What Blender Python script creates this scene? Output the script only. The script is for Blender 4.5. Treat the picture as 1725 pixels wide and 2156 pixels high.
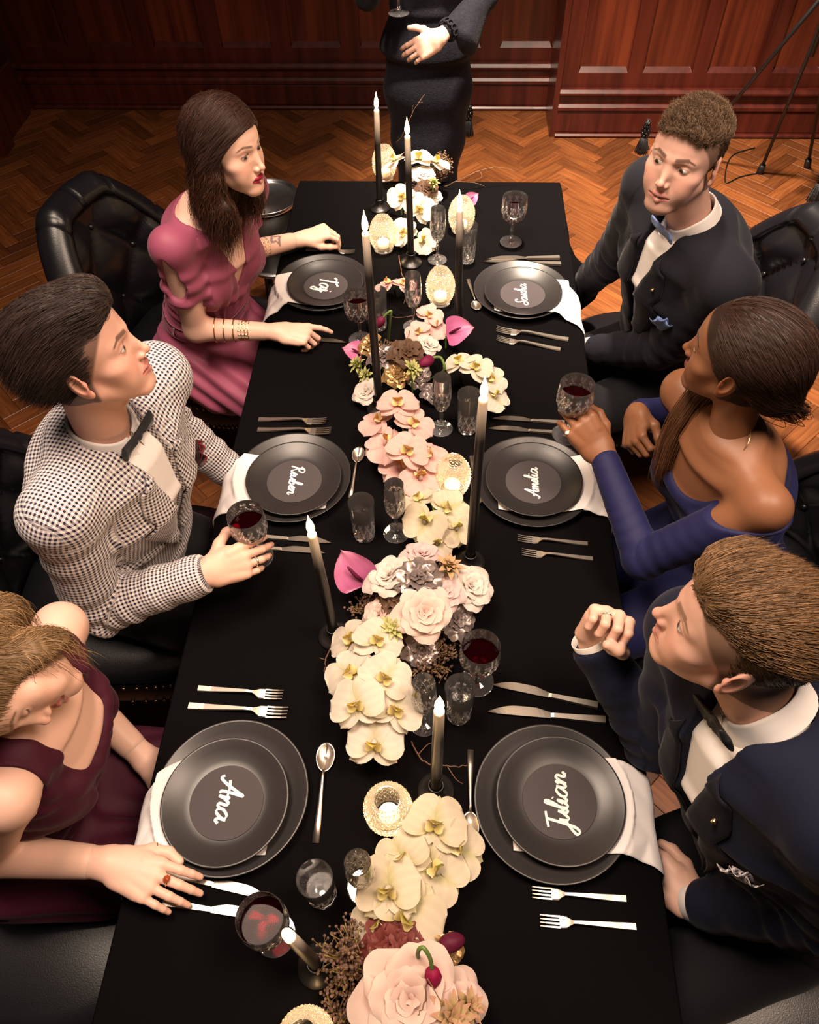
import bpy, math, random
import numpy as np
from mathutils import Vector, Matrix
random.seed(7); RS = np.random.RandomState(7)
PI = math.pi
for o in list(bpy.data.objects): bpy.data.objects.remove(o, do_unlink=True)
SC = bpy.context.scene; COL = SC.collection

# ---------------------------------------------------------------- camera
CZ = 2.17; TZ = 0.75                    # camera height, table top height
FPX = 1607.14; PITCH, ROLL, YAW = 0.918564, -0.0276926, -0.0650423
_f = np.array([math.sin(YAW)*math.cos(PITCH), math.cos(YAW)*math.cos(PITCH), -math.sin(PITCH)])
_r0 = np.array([math.cos(YAW), -math.sin(YAW), 0.0]); _u0 = np.cross(_r0, _f)
_r = math.cos(ROLL)*_r0 + math.sin(ROLL)*_u0; _u = -math.sin(ROLL)*_r0 + math.cos(ROLL)*_u0
cam_d = bpy.data.cameras.new('camera'); cam = bpy.data.objects.new('camera', cam_d); COL.objects.link(cam)
cam.matrix_world = Matrix(((_r[0], _u[0], -_f[0], 0), (_r[1], _u[1], -_f[1], 0), (_r[2], _u[2], -_f[2], CZ), (0, 0, 0, 1)))
cam_d.sensor_fit = 'VERTICAL'; cam_d.sensor_height = 36.0; cam_d.lens = FPX/2156*36.0
cam_d.clip_start = 0.02; cam_d.clip_end = 60
SC.camera = cam

def at(px, py, z):
    """world point at height z that a photograph pixel looks at"""
    d = (px-862.5)/FPX*_r - (py-1078)/FPX*_u + _f
    t = (z-CZ)/d[2]
    return np.array([d[0]*t, d[1]*t, z])
def wallpt(px, py, y):
    d = (px-862.5)/FPX*_r - (py-1078)/FPX*_u + _f
    t = y/d[1]
    return np.array([d[0]*t, y, CZ+d[2]*t])
def pix(P):
    P = np.asarray(P, float)-np.array([0, 0, CZ]); z = P@_f
    return 862.5+FPX*(P@_r)/z, 1078-FPX*(P@_u)/z

# ---------------------------------------------------------------- world and lights
W = bpy.data.worlds.new('World'); SC.world = W; W.use_nodes = True
bg = W.node_tree.nodes['Background']; bg.inputs[0].default_value = (0.75, 0.72, 0.80, 1); bg.inputs[1].default_value = 0.022
def area(name, loc, target, size, power, col, spread=100):
    l = bpy.data.lights.new(name, 'AREA'); l.shape = 'DISK'; l.size = size; l.energy = power; l.color = col; l.spread = math.radians(spread)
    o = bpy.data.objects.new(name, l); COL.objects.link(o); o.location = loc
    o.rotation_euler = (Vector(target)-Vector(loc)).to_track_quat('-Z', 'Y').to_euler(); return o
area('softbox_left', (-0.75, 1.0, 3.9), (-0.05, 1.35, 0.75), 1.25, 50, (1.0, 0.77, 0.60))
area('softbox_right', (1.05, 0.55, 3.7), (0.0, 1.1, 0.75), 1.25, 38, (1.0, 0.74, 0.56))
sl = bpy.data.lights.new('ceiling_downlight', 'SPOT'); sl.energy = 3000; sl.color = (1.0, .80, .62); sl.spot_size = math.radians(56); sl.spot_blend = 1.0; sl.shadow_soft_size = .12
so = bpy.data.objects.new('ceiling_downlight', sl); COL.objects.link(so); so.location = (.15, 2.45, 4.2); so.rotation_euler = (Vector((.95, 3.0, 0))-Vector((.15, 2.45, 4.2))).to_track_quat('-Z', 'Y').to_euler()
SC.view_settings.view_transform = 'Standard'; SC.view_settings.look = 'None'
SC.view_settings.exposure = 0.0; SC.view_settings.gamma = 1.0; SC.view_settings.use_curve_mapping = False

# ---------------------------------------------------------------- materials
MATS = {}
def nodes(name):
    m = bpy.data.materials.new(name); m.use_nodes = True; nt = m.node_tree; nt.nodes.clear()
    out = nt.nodes.new('ShaderNodeOutputMaterial'); return m, nt, out
def setin(n, k, v):
    if k in n.inputs: n.inputs[k].default_value = v
def M(name, col, rough=0.5, metal=0.0, spec=0.5, col2=None, nscale=8.0, stretch=(1, 1, 1), bump=0.0, bscale=200.0,
      sheen=0.0, sss=0.0, sssr=(1, .3, .15), coat=0.0, attr=None, trans=0.0, emit=None, estr=0.0, aniso=0.0, detail=3, objrand=0.0, island=False, cattr=None):
    if name in MATS: return MATS[name]
    m, nt, out = nodes(name); N = nt.nodes; L = nt.links
    b = N.new('ShaderNodeBsdfPrincipled'); L.new(b.outputs[0], out.inputs[0])
    setin(b, 'Base Color', (*col, 1)); setin(b, 'Roughness', rough); setin(b, 'Metallic', metal); setin(b, 'Specular IOR Level', spec)
    if sheen: setin(b, 'Sheen Weight', sheen); setin(b, 'Sheen Roughness', 0.4)
    if coat: setin(b, 'Coat Weight', coat); setin(b, 'Coat Roughness', 0.12)
    if sss:
        setin(b, 'Subsurface Weight', sss); setin(b, 'Subsurface Radius', sssr); setin(b, 'Subsurface Scale', 0.008)
    if aniso: setin(b, 'Anisotropic', aniso)
    if emit: setin(b, 'Emission Color', (*emit, 1)); setin(b, 'Emission Strength', estr)
    tc = N.new('ShaderNodeTexCoord'); src = None
    if attr:
        a = N.new('ShaderNodeAttribute'); a.attribute_name = attr; src = a.outputs['Color']
    if col2 is not None:
        mp = N.new('ShaderNodeMapping'); mp.inputs['Scale'].default_value = stretch; ca_ = N.new('ShaderNodeAttribute') if cattr else None
        if cattr: ca_.attribute_name = cattr
        L.new(ca_.outputs['Vector'] if cattr else tc.outputs['Object'], mp.inputs[0])
        n = N.new('ShaderNodeTexNoise'); n.inputs['Scale'].default_value = nscale; n.inputs['Detail'].default_value = detail
        L.new(mp.outputs[0], n.inputs['Vector'])
        r = N.new('ShaderNodeValToRGB'); r.color_ramp.elements[0].color = (*col, 1); r.color_ramp.elements[1].color = (*col2, 1)
        r.color_ramp.elements[0].position = .35; r.color_ramp.elements[1].position = .65
        L.new(n.outputs['Fac'], r.inputs[0]); src = r.outputs[0]
    if objrand or island:
        if island:
            oi = N.new('ShaderNodeNewGeometry'); ro = oi.outputs['Random Per Island']
        else:
            oi = N.new('ShaderNodeObjectInfo'); ro = oi.outputs['Random']
        mr = N.new('ShaderNodeMapRange'); mr.inputs[3].default_value = 1-objrand; mr.inputs[4].default_value = 1+objrand
        L.new(ro, mr.inputs[0])
        hs = N.new('ShaderNodeHueSaturation'); L.new(mr.outputs[0], hs.inputs['Value'])
        if src is not None: L.new(src, hs.inputs['Color'])
        else: hs.inputs['Color'].default_value = (*col, 1)
        src = hs.outputs[0]
    if src is not None: L.new(src, b.inputs['Base Color'])
    if bump:
        n2 = N.new('ShaderNodeTexNoise'); n2.inputs['Scale'].default_value = bscale; n2.inputs['Detail'].default_value = 4
        L.new(tc.outputs['Object'], n2.inputs['Vector'])
        bp = N.new('ShaderNodeBump'); bp.inputs['Strength'].default_value = bump; bp.inputs['Distance'].default_value = 0.003
        L.new(n2.outputs['Fac'], bp.inputs['Height']); L.new(bp.outputs[0], b.inputs['Normal'])
    MATS[name] = m; return m

def glass(name, tint=(1, 1, 1), gloss=1.0, frost=0.0, rough=0.02, attr=None, frostcol=(.9, .9, .95), transl=0.0):
    """thin clear glass: tinted transparency with mirror reflections by Fresnel, cut grooves a little frosted"""
    if name in MATS: return MATS[name]
    m, nt, out = nodes(name); N = nt.nodes; L = nt.links
    t = N.new('ShaderNodeBsdfTransparent'); t.inputs[0].default_value = (*tint, 1)
    g = N.new('ShaderNodeBsdfGlossy'); g.inputs['Roughness'].default_value = rough; g.inputs['Color'].default_value = (1, 1, 1, 1)
    fr = N.new('ShaderNodeFresnel'); fr.inputs['IOR'].default_value = 1.52
    mu = N.new('ShaderNodeMath'); mu.operation = 'MULTIPLY'; mu.inputs[1].default_value = gloss; mu.use_clamp = True
    L.new(fr.outputs[0], mu.inputs[0])
    mx = N.new('ShaderNodeMixShader'); L.new(mu.outputs[0], mx.inputs[0]); L.new(t.outputs[0], mx.inputs[1]); L.new(g.outputs[0], mx.inputs[2])
    last = mx
    if frost or attr:
        d = N.new('ShaderNodeBsdfDiffuse'); d.inputs[0].default_value = (*frostcol, 1)
        tr = N.new('ShaderNodeBsdfTranslucent'); tr.inputs[0].default_value = (*frostcol, 1)
        md = N.new('ShaderNodeMixShader'); md.inputs[0].default_value = transl; L.new(d.outputs[0], md.inputs[1]); L.new(tr.outputs[0], md.inputs[2])
        m2 = N.new('ShaderNodeMixShader'); L.new(mx.outputs[0], m2.inputs[1]); L.new(md.outputs[0], m2.inputs[2])
        if attr:
            a = N.new('ShaderNodeAttribute'); a.attribute_name = attr
            ma = N.new('ShaderNodeMath'); ma.operation = 'MULTIPLY_ADD'; ma.inputs[1].default_value = 0.5; ma.inputs[2].default_value = frost; ma.use_clamp = True
            L.new(a.outputs['Fac'], ma.inputs[0]); L.new(ma.outputs[0], m2.inputs[0])
        else: m2.inputs[0].default_value = frost
        last = m2
    L.new(last.outputs[0], out.inputs[0]); MATS[name] = m; return m

def flame_mat():
    if 'flame' in MATS: return MATS['flame']
    m, nt, out = nodes('flame'); N = nt.nodes; L = nt.links
    e = N.new('ShaderNodeEmission'); t = N.new('ShaderNodeBsdfTransparent'); a = N.new('ShaderNodeAddShader')
    lw = N.new('ShaderNodeLayerWeight'); lw.inputs[0].default_value = 0.35
    r = N.new('ShaderNodeValToRGB'); r.color_ramp.elements[0].color = (1, .86, .56, 1); r.color_ramp.elements[1].color = (1, .5, .12, 1)
    L.new(lw.outputs['Facing'], r.inputs[0]); L.new(r.outputs[0], e.inputs[0]); e.inputs[1].default_value = 9.0
    L.new(e.outputs[0], a.inputs[0]); L.new(t.outputs[0], a.inputs[1]); L.new(a.outputs[0], out.inputs[0]); MATS['flame'] = m; return m

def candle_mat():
    """taper wax: cream at the top fading into black; the fade follows the height attribute of the wax"""
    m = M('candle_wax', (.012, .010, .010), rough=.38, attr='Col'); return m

# ---------------------------------------------------------------- mesh helpers
def link(name, me, mat, parent=None, loc=None, smooth=True):
    o = bpy.data.objects.new(name, me); COL.objects.link(o)
    if mat is not None and len(me.materials) == 0: me.materials.append(mat)
    if parent is not None: o.parent = parent
    if loc is not None: o.location = loc
    return o
def mk(name, V, F, mat, parent=None, loc=None, smooth=True, cols=None, colname='Col'):
    me = bpy.data.meshes.new(name); V = np.asarray(V, np.float32)
    if isinstance(F, np.ndarray) and F.ndim == 2:
        k = F.shape[1]; me.vertices.add(len(V)); me.vertices.foreach_set('co', V.ravel())
        me.loops.add(F.size); me.loops.foreach_set('vertex_index', F.ravel().astype(np.int32))
        me.polygons.add(len(F)); me.polygons.foreach_set('loop_start', np.arange(0, F.size, k, dtype=np.int32))
        me.update(calc_edges=True)
    else:
        me.from_pydata([tuple(map(float, v)) for v in V], [], [tuple(map(int, f)) for f in F])
    if smooth: me.polygons.foreach_set('use_smooth', np.ones(len(me.polygons), bool))
    if cols is not None:
        c = np.asarray(cols, np.float32)
        if c.ndim == 1: c = np.stack([c, c, c], 1)
        at_ = me.attributes.new(colname, 'FLOAT_COLOR', 'POINT')
        at_.data.foreach_set('color', np.concatenate([c, np.ones((len(c), 1), np.float32)], 1).ravel())
    me.validate(); me.update()
    return link(name, me, mat, parent, loc)
def empty(name, loc=(0, 0, 0), rotz=0.0):
    o = bpy.data.objects.new(name, None); COL.objects.link(o); o.location = loc; o.rotation_euler = (0, 0, rotz); o.empty_display_size = .05
    return o
def tag(o, label=None, cat=None, group=None, kind=None):
    if label: o['label'] = label
    if cat: o['category'] = cat
    if group: o['group'] = group
    if kind: o['kind'] = kind
    return o
def copy_tree(o, parent=None):
    c = o.copy(); COL.objects.link(c); c.parent = parent
    for ch in list(o.children): copy_tree(ch, c)
    return c
class MB:
    """collects pieces into one mesh"""
    def __init__(s): s.V = []; s.F = []; s.C = []; s.n = 0
    def add(s, V, F, c=None):
        V = np.asarray(V, float); s.V.append(V); s.F += [tuple(int(i)+s.n for i in f) for f in F]; s.n += len(V)
        s.C.append(np.tile(np.asarray(c if c is not None else (1, 1, 1), float), (len(V), 1)) if (c is None or np.ndim(c) == 1) else np.asarray(c, float)); return s
    def box(s, lo, hi, c=None, bev=0.0):
        x0, y0, z0 = lo; x1, y1, z1 = hi
        if bev <= 0:
            V = [(x0, y0, z0), (x1, y0, z0), (x1, y1, z0), (x0, y1, z0), (x0, y0, z1), (x1, y0, z1), (x1, y1, z1), (x0, y1, z1)]
            F = [(3, 2, 1, 0), (4, 5, 6, 7), (0, 1, 5, 4), (1, 2, 6, 5), (2, 3, 7, 6), (3, 0, 4, 7)]
        else:
            b = bev
            V = [(x0, y0, z0), (x1, y0, z0), (x1, y1, z0), (x0, y1, z0), (x0, y0, z1-b), (x1, y0, z1-b), (x1, y1, z1-b), (x0, y1, z1-b),
                 (x0+b, y0+b, z1), (x1-b, y0+b, z1), (x1-b, y1-b, z1), (x0+b, y1-b, z1)]
            F = [(3, 2, 1, 0), (8, 9, 10, 11), (0, 1, 5, 4), (1, 2, 6, 5), (2, 3, 7, 6), (3, 0, 4, 7), (4, 5, 9, 8), (5, 6, 10, 9), (6, 7, 11, 10), (7, 4, 8, 11)]
        return s.add(V, F, c)
    def tube(s, P, R, n=8, c=None, caps=True):
        V, F = tube(P, R, n, caps); return s.add(V, F, c)
    def build(s, name, mat, parent=None, loc=None, smooth=True, cols=False):
        return mk(name, np.concatenate(s.V), s.F, mat, parent, loc, smooth, np.concatenate(s.C) if cols else None)
def frames(P):
    P = np.asarray(P, float); T = np.gradient(P, axis=0); T /= np.linalg.norm(T, axis=1)[:, None]+1e-12
    ref = np.array([0, 0, 1.0]) if abs(T[0][2]) < .9 else np.array([1.0, 0, 0])
    n = np.cross(T[0], ref); n /= np.linalg.norm(n); A = [n]
    for i in range(1, len(P)):
        n = A[-1]-T[i]*np.dot(A[-1], T[i]); n /= np.linalg.norm(n)+1e-12; A.append(n)
    A = np.array(A); return T, A, np.cross(T, A)
def tube(P, R, n=8, caps=True):
    P = np.asarray(P, float); R = np.broadcast_to(np.asarray(R, float), (len(P),)); T, A, B = frames(P)
    th = np.arange(n)*2*PI/n; V = (P[:, None]+R[:, None, None]*(np.cos(th)[None, :, None]*A[:, None]+np.sin(th)[None, :, None]*B[:, None])).reshape(-1, 3)
    F = [(i*n+j, i*n+(j+1) % n, (i+1)*n+(j+1) % n, (i+1)*n+j) for i in range(len(P)-1) for j in range(n)]
    if caps: F += [tuple(range(n))[::-1], tuple((len(P)-1)*n+j for j in range(n))]
    return V, F
def lathe(prof, n=32, mod=None, closed=True):
    prof = np.asarray(prof, float); th = np.arange(n)*2*PI/n; V = []
    for i, (r, z) in enumerate(prof):
        rr = np.full(n, r) if mod is None else r+mod(th, i, z, r)
        V.append(np.stack([rr*np.cos(th), rr*np.sin(th), np.full(n, z)], 1))
    V = np.concatenate(V); F = [(i*n+j, i*n+(j+1) % n, (i+1)*n+(j+1) % n, (i+1)*n+j) for i in range(len(prof)-1) for j in range(n)]
    if closed:
        if prof[0][0] > 1e-6: F.append(tuple(range(n))[::-1])
        if prof[-1][0] > 1e-6: F.append(tuple((len(prof)-1)*n+j for j in range(n)))
    return V, F
def grid(fn, nu, nv, u0=0, u1=1, v0=0, v1=1):
    U, Vv = np.meshgrid(np.linspace(u0, u1, nu), np.linspace(v0, v1, nv), indexing='ij')
    X = fn(U, Vv); V = np.stack([np.broadcast_to(a, U.shape) for a in X], -1).reshape(-1, 3)
    F = [(i*nv+j, (i+1)*nv+j, (i+1)*nv+j+1, i*nv+j+1) for i in range(nu-1) for j in range(nv-1)]
    return V, F
def solid(V, F, nu, nv, nrm, t):
    """gives a grid sheet a thickness t along nrm (array or vector)"""
    V = np.asarray(V); V2 = V-np.asarray(nrm)*t; n = len(V)
    G = list(F)+[tuple(reversed([i+n for i in f])) for f in F]
    rim = [(i*nv) for i in range(nu)]+[(nu-1)*nv+j for j in range(1, nv)]+[i*nv+nv-1 for i in range(nu-2, -1, -1)]+[j for j in range(nv-2, 0, -1)]
    for a, b in zip(rim, rim[1:]+rim[:1]): G.append((b, a, a+n, b+n))
    return np.concatenate([V, V2]), G
def catmull(P, m=6, closed=False):
    P = np.asarray(P, float); n = len(P); out = []
    for i in range(n if closed else n-1):
        if closed: p0, p1, p2, p3 = P[(i-1) % n], P[i], P[(i+1) % n], P[(i+2) % n]
        else: p0, p1, p2, p3 = P[max(i-1, 0)], P[i], P[i+1], P[min(i+2, n-1)]
        for t in np.arange(m)/m:
            out.append(.5*((2*p1)+(-p0+p2)*t+(2*p0-5*p1+4*p2-p3)*t*t+(-p0+3*p1-3*p2+p3)*t**3))
    if not closed: out.append(P[-1])
    return np.array(out)
def nrm(v): v = np.asarray(v, float); return v/(np.linalg.norm(v)+1e-12)
def basis(y, z):
    """3x3 with columns x,y,z from a forward y and rough up z"""
    y = nrm(y); x = nrm(np.cross(y, z)); z = np.cross(x, y); return np.stack([x, y, z], 1)
def plc(o, loc, R=None, s=1.0):
    m = np.eye(4); m[:3, :3] = (np.eye(3) if R is None else R)*s; m[:3, 3] = loc; o.matrix_world = Matrix(m.tolist()); return o
def rz(a): c, s = math.cos(a), math.sin(a); return np.array([[c, -s, 0], [s, c, 0], [0, 0, 1.0]])
def rx(a): c, s = math.cos(a), math.sin(a); return np.array([[1, 0, 0], [0, c, -s], [0, s, c]])
def ry(a): c, s = math.cos(a), math.sin(a); return np.array([[c, 0, s], [0, 1, 0], [-s, 0, c]])
# ================================================================ room
WY, WYR, WXL = 4.75, 4.43, -2.56        # back wall, projecting bay of it, left wall
mwood = M('mahogany', (.045, .0062, .0042), rough=.36, col2=(.098, .0155, .0085), nscale=3.0, stretch=(7, 7, .6), detail=6, coat=.25)
mwoodp = M('mahogany_panel', (.052, .0075, .0048), rough=.32, col2=(.145, .028, .011), nscale=2.4, stretch=(9, 9, .45), detail=6, coat=.3, objrand=.25)
mwoodd = M('mahogany_door', (.030, .008, .007), rough=.42, col2=(.055, .016, .011), nscale=3, stretch=(7, 7, .6), coat=.2)
mplank = M('oak_block', (.115, .034, .010), rough=.40, col2=(.20, .068, .019), nscale=5, stretch=(1.2, 14, 5), detail=5, objrand=.42, coat=.15)
mplank2 = M('oak_block_far', (.115, .034, .010), rough=.40, col2=(.20, .068, .019), nscale=5, stretch=(1.2, 14, 5), detail=5, objrand=.42, island=True, coat=.15, cattr='Col')
mgrout = M('floor_joint', (.020, .007, .004), rough=.7)

fl = MB().box((-3.2, -2.2, -.06), (3.2, WY+.1, -.012)).build('floor', mgrout, smooth=False); tag(fl, 'herringbone wooden block floor around the black table', 'floor', kind='structure')
# herringbone blocks, 45 degrees to the walls
PL, PWD = .30, .075
blk = MB().box((-PL/2+.0006, -PWD/2+.0006, -.012), (PL/2-.0006, PWD/2-.0006, 0), bev=.0012)
blkme = mk('plank', np.concatenate(blk.V), blk.F, mplank, smooth=False); bm_data = blkme.data; bpy.data.objects.remove(blkme)
spots = []
c45 = math.cos(PI/4)
for i in range(-110, 110):
    for j in range(-26, 26):
        # one horizontal and one vertical block of each step of the herringbone
        a = np.array([i*PWD+j*2*PL*0, i*PWD]) + np.array([j*2*PL, 0])*0.5*1.0
        for hz in (0, 1):
            if hz == 0: p = np.array([i*PWD+PL/2+j*(PL*2), i*PWD+PWD/2])
            else: p = np.array([i*PWD+PL+PWD/2+j*(PL*2), i*PWD+PWD-PL/2+0.0])
            q = np.array([c45*(p[0]-p[1]), c45*(p[0]+p[1])])
            if -3.0 < q[0] < 3.0 and -1.6 < q[1] < WY+.10: spots.append((q[0], q[1], PI/4 if hz == 0 else PI*3/4))
def insight(x, y):
    u, v = pix((x, y, 0))
    if not (-40 < u < 1765 and 150 < v < 2200): return 0
    if -.62 < x < .5 and y < 2.9: return 0
    if u > 560 and u < 1240 and v > 330: return 0
    if v > 700 and 330 < u < 1600: return 0
    if 1240 <= u < 1600 and 560 < v: return 0
    if 340 < u < 560 and v > 430: return 0
    P = np.array((x, y, -CZ)); return FPX**2*(CZ/np.linalg.norm(P))/(P@_f)**2
spots.sort(key=lambda s: -insight(s[0], s[1]))
far = MB(); nobj = 0
bv, bf = np.concatenate(blk.V), blk.F
for x, y, a in spots:
    if nobj < 300 and insight(x, y) > 0:
        o = bpy.data.objects.new('plank', bm_data); COL.objects.link(o); o.location = (x, y, RS.uniform(-.0006, .0006)); o.rotation_euler = (0, 0, a); o.parent = fl; nobj += 1
    else: far.add(bv@rz(a).T+np.array([x, y, 0]), bf, bv+RS.uniform(0, 9, 3))
o = far.build('herringbone_blocks', mplank2, fl, smooth=False, cols=True); tag(o, kind='stuff')

def panelled(name, x0, x1, y, panels, label, ztop=2.7):
    """wainscot on a wall facing the camera: rails and stiles proud, panels set back, base mouldings in steps"""
    w = MB().box((x0, y, 0), (x1, y+.1, ztop)).build(name, mwood, smooth=False); tag(w, label, 'wall', kind='structure')
    zb = .325
    def rail(nm, z0, z1, d, bev=.0):
        prof = [(0, z0), (-d+bev, z0), (-d, z0+bev), (-d, z1-bev), (-d+bev, z1), (0, z1)]
        V = []; 
        for xx in (x0, x1): V += [(xx, y+p[0], p[1]) for p in prof]
        n = len(prof); F = [(i, (i+1) % n, n+(i+1) % n, n+i) for i in range(n)]+[tuple(range(n))[::-1], tuple(range(n, 2*n))]
        mk(nm, V, F, mwood, w, smooth=False)
    rail('shoe_moulding', 0, .022, .085, .008); rail('plinth_board', .022, .135, .062, .004); rail('plinth_step', .135, .175, .072, .012)
    rail('base_board', .175, .215, .050); rail('base_moulding', .215, .252, .075, .014); rail('bottom_rail', .252, zb, .030)
    rail('middle_rail', 1.55, 1.66, .030); rail('top_rail', 2.5, 2.6, .05, .01)
    edges = [x0]+[e for p in panels for e in p]+[x1]
    for k in range(0, len(edges), 2):
        if edges[k+1]-edges[k] > .012:
            MB().box((edges[k], y-.030, zb), (edges[k+1], y, 1.55)).build('stile', mwood, w, smooth=False)
    for a, b in panels:
        # bevelled ledge at the foot of the panel, then the flat panel
        mk('panel_ledge', [(a, y-.030, zb), (b, y-.030, zb), (b-.012, y-.006, zb+.024), (a+.012, y-.006, zb+.024), (a, y, zb), (b, y, zb)],
           [(0, 1, 2, 3), (0, 4, 5, 1), (3, 2, 5, 4), (0, 3, 4), (1, 5, 2)], mwood, w, smooth=False)
        MB().box((a, y-.006, zb), (b, y, 1.55)).build('panel', mwoodp, w, smooth=False)
    return w
panelled('wall_back', WXL, .60, WY, [(-2.50+k*.397, -2.50+k*.397+.288) for k in range(0, 8)][:8], 'dark mahogany panelled wall behind the standing woman')
w = panelled('wall_bay', .60, 3.0, WYR, [(.69+k*.34, .69+k*.34+.262) for k in range(0, 6)], 'dark mahogany panelled wall bay projecting at the right')
MB().box((.57, WYR-.07, 0), (.60, WY, 2.7)).build('return_panel', mwood, w, smooth=False)
wl = MB().box((WXL-.1, -2.0, 0), (WXL, WY, 2.7)).build('wall_left', mwoodd, smooth=False); tag(wl, 'dark wooden wall at the far left edge', 'wall', kind='structure')
MB().box((WXL, 4.0, 0), (WXL+.03, 4.62, .30), bev=.006).build('plinth_board', mwood, wl, smooth=False)
dr = empty('door_1', (WXL, 4.1, 0)); tag(dr, 'dark wooden door in the left wall', 'door', kind='structure')
MB().box((0, -.95, .02), (.035, .0, 2.2)).build('door_leaf', mwoodd, dr, smooth=False)
MB().box((0, 0, 0), (.07, .14, 2.3), bev=.01).build('door_frame', mwood, dr, smooth=False)
MB().box((0.035, -.85, .25), (.045, -.15, 1.0), bev=.004).build('door_panel', mwoodp, dr, smooth=False)
MB().tube([(.035, -.06, .95), (.075, -.06, .96), (.075, -.06, 1.22), (.035, -.06, 1.23)], .009, 8).build('door_handle', M('brushed_steel', (.6, .58, .56), rough=.3, metal=1), dr)

# ================================================================ table
TX0, TX1, TY0, TY1 = -.520, .390, -.45, 2.535
mcloth = M('black_cloth', (.0026, .0023, .0027), rough=.9, spec=.04, bump=.10, bscale=900)
tb = empty('dining_table', ((TX0+TX1)/2, (TY0+TY1)/2, 0)); tag(tb, 'long black dining table running down the middle of the picture', 'table')
hx, hy = (TX1-TX0)/2, (TY1-TY0)/2
mblk = M('black_wood', (.008, .007, .007), rough=.5)
MB().box((-hx+.004, -hy+.004, TZ-.035), (hx-.004, hy-.004, TZ-.003)).build('table_top', mblk, tb, smooth=False)
for sx in (-1, 1):
    for sy in (-1, 1): MB().tube([(sx*(hx-.07), sy*(hy-.1), 0), (sx*(hx-.07), sy*(hy-.1), TZ-.035)], [.025, .038], 10).build('leg', mblk, tb)
# cloth: flat top with a short wavy drop on every side
def cloth():
    B = MB(); hx_, hy_ = hx, hy
    per = []; n = 240; L = 4*(hx_+hy_)
    pts = []
    for k in range(n):
        s = k/n*L
        if s < 2*hx_: p = (-hx_+s, -hy_); nn = (0, -1)
        elif s < 2*hx_+2*hy_: p = (hx_, -hy_+s-2*hx_); nn = (1, 0)
        elif s < 4*hx_+2*hy_: p = (hx_-(s-2*hx_-2*hy_), hy_); nn = (0, 1)
        else: p = (-hx_, hy_-(s-4*hx_-2*hy_)); nn = (-1, 0)
        pts.append((p, nn, s))
    V = []; rows = [(0.0, 0.0), (.004, -.004), (.006, -.03), (.009, -.06), (.011, -.09), (.013, -.12)]
    for off, dz in rows:
        for p, nn, s in pts:
            wv = off*(1+.9*math.sin(s*21)+.5*math.sin(s*47)) if dz < -.02 else off
            # a fold that kicks out near the far right corner
            if nn[0] == 1: wv += .10*math.exp(-((p[1]-(2.09-(TY0+TY1)/2))/.07)**2)*(1 if dz < -.02 else 0)*min(1, -dz/.08)
            V.append((p[0]+nn[0]*wv, p[1]+nn[1]*wv, TZ+dz))
    F = [tuple(range(n))]
    for r in range(len(rows)-1): F += [((r+1)*n+j, (r+1)*n+(j+1) % n, r*n+(j+1) % n, r*n+j) for j in range(n)]
    o = mk('tablecloth', V, F, mcloth, None, ((TX0+TX1)/2, (TY0+TY1)/2, 0)); 
    o.data.polygons[0].use_smooth = False
    return o
tag(cloth(), 'plain black cloth covering the dining table', 'tablecloth')

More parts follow.
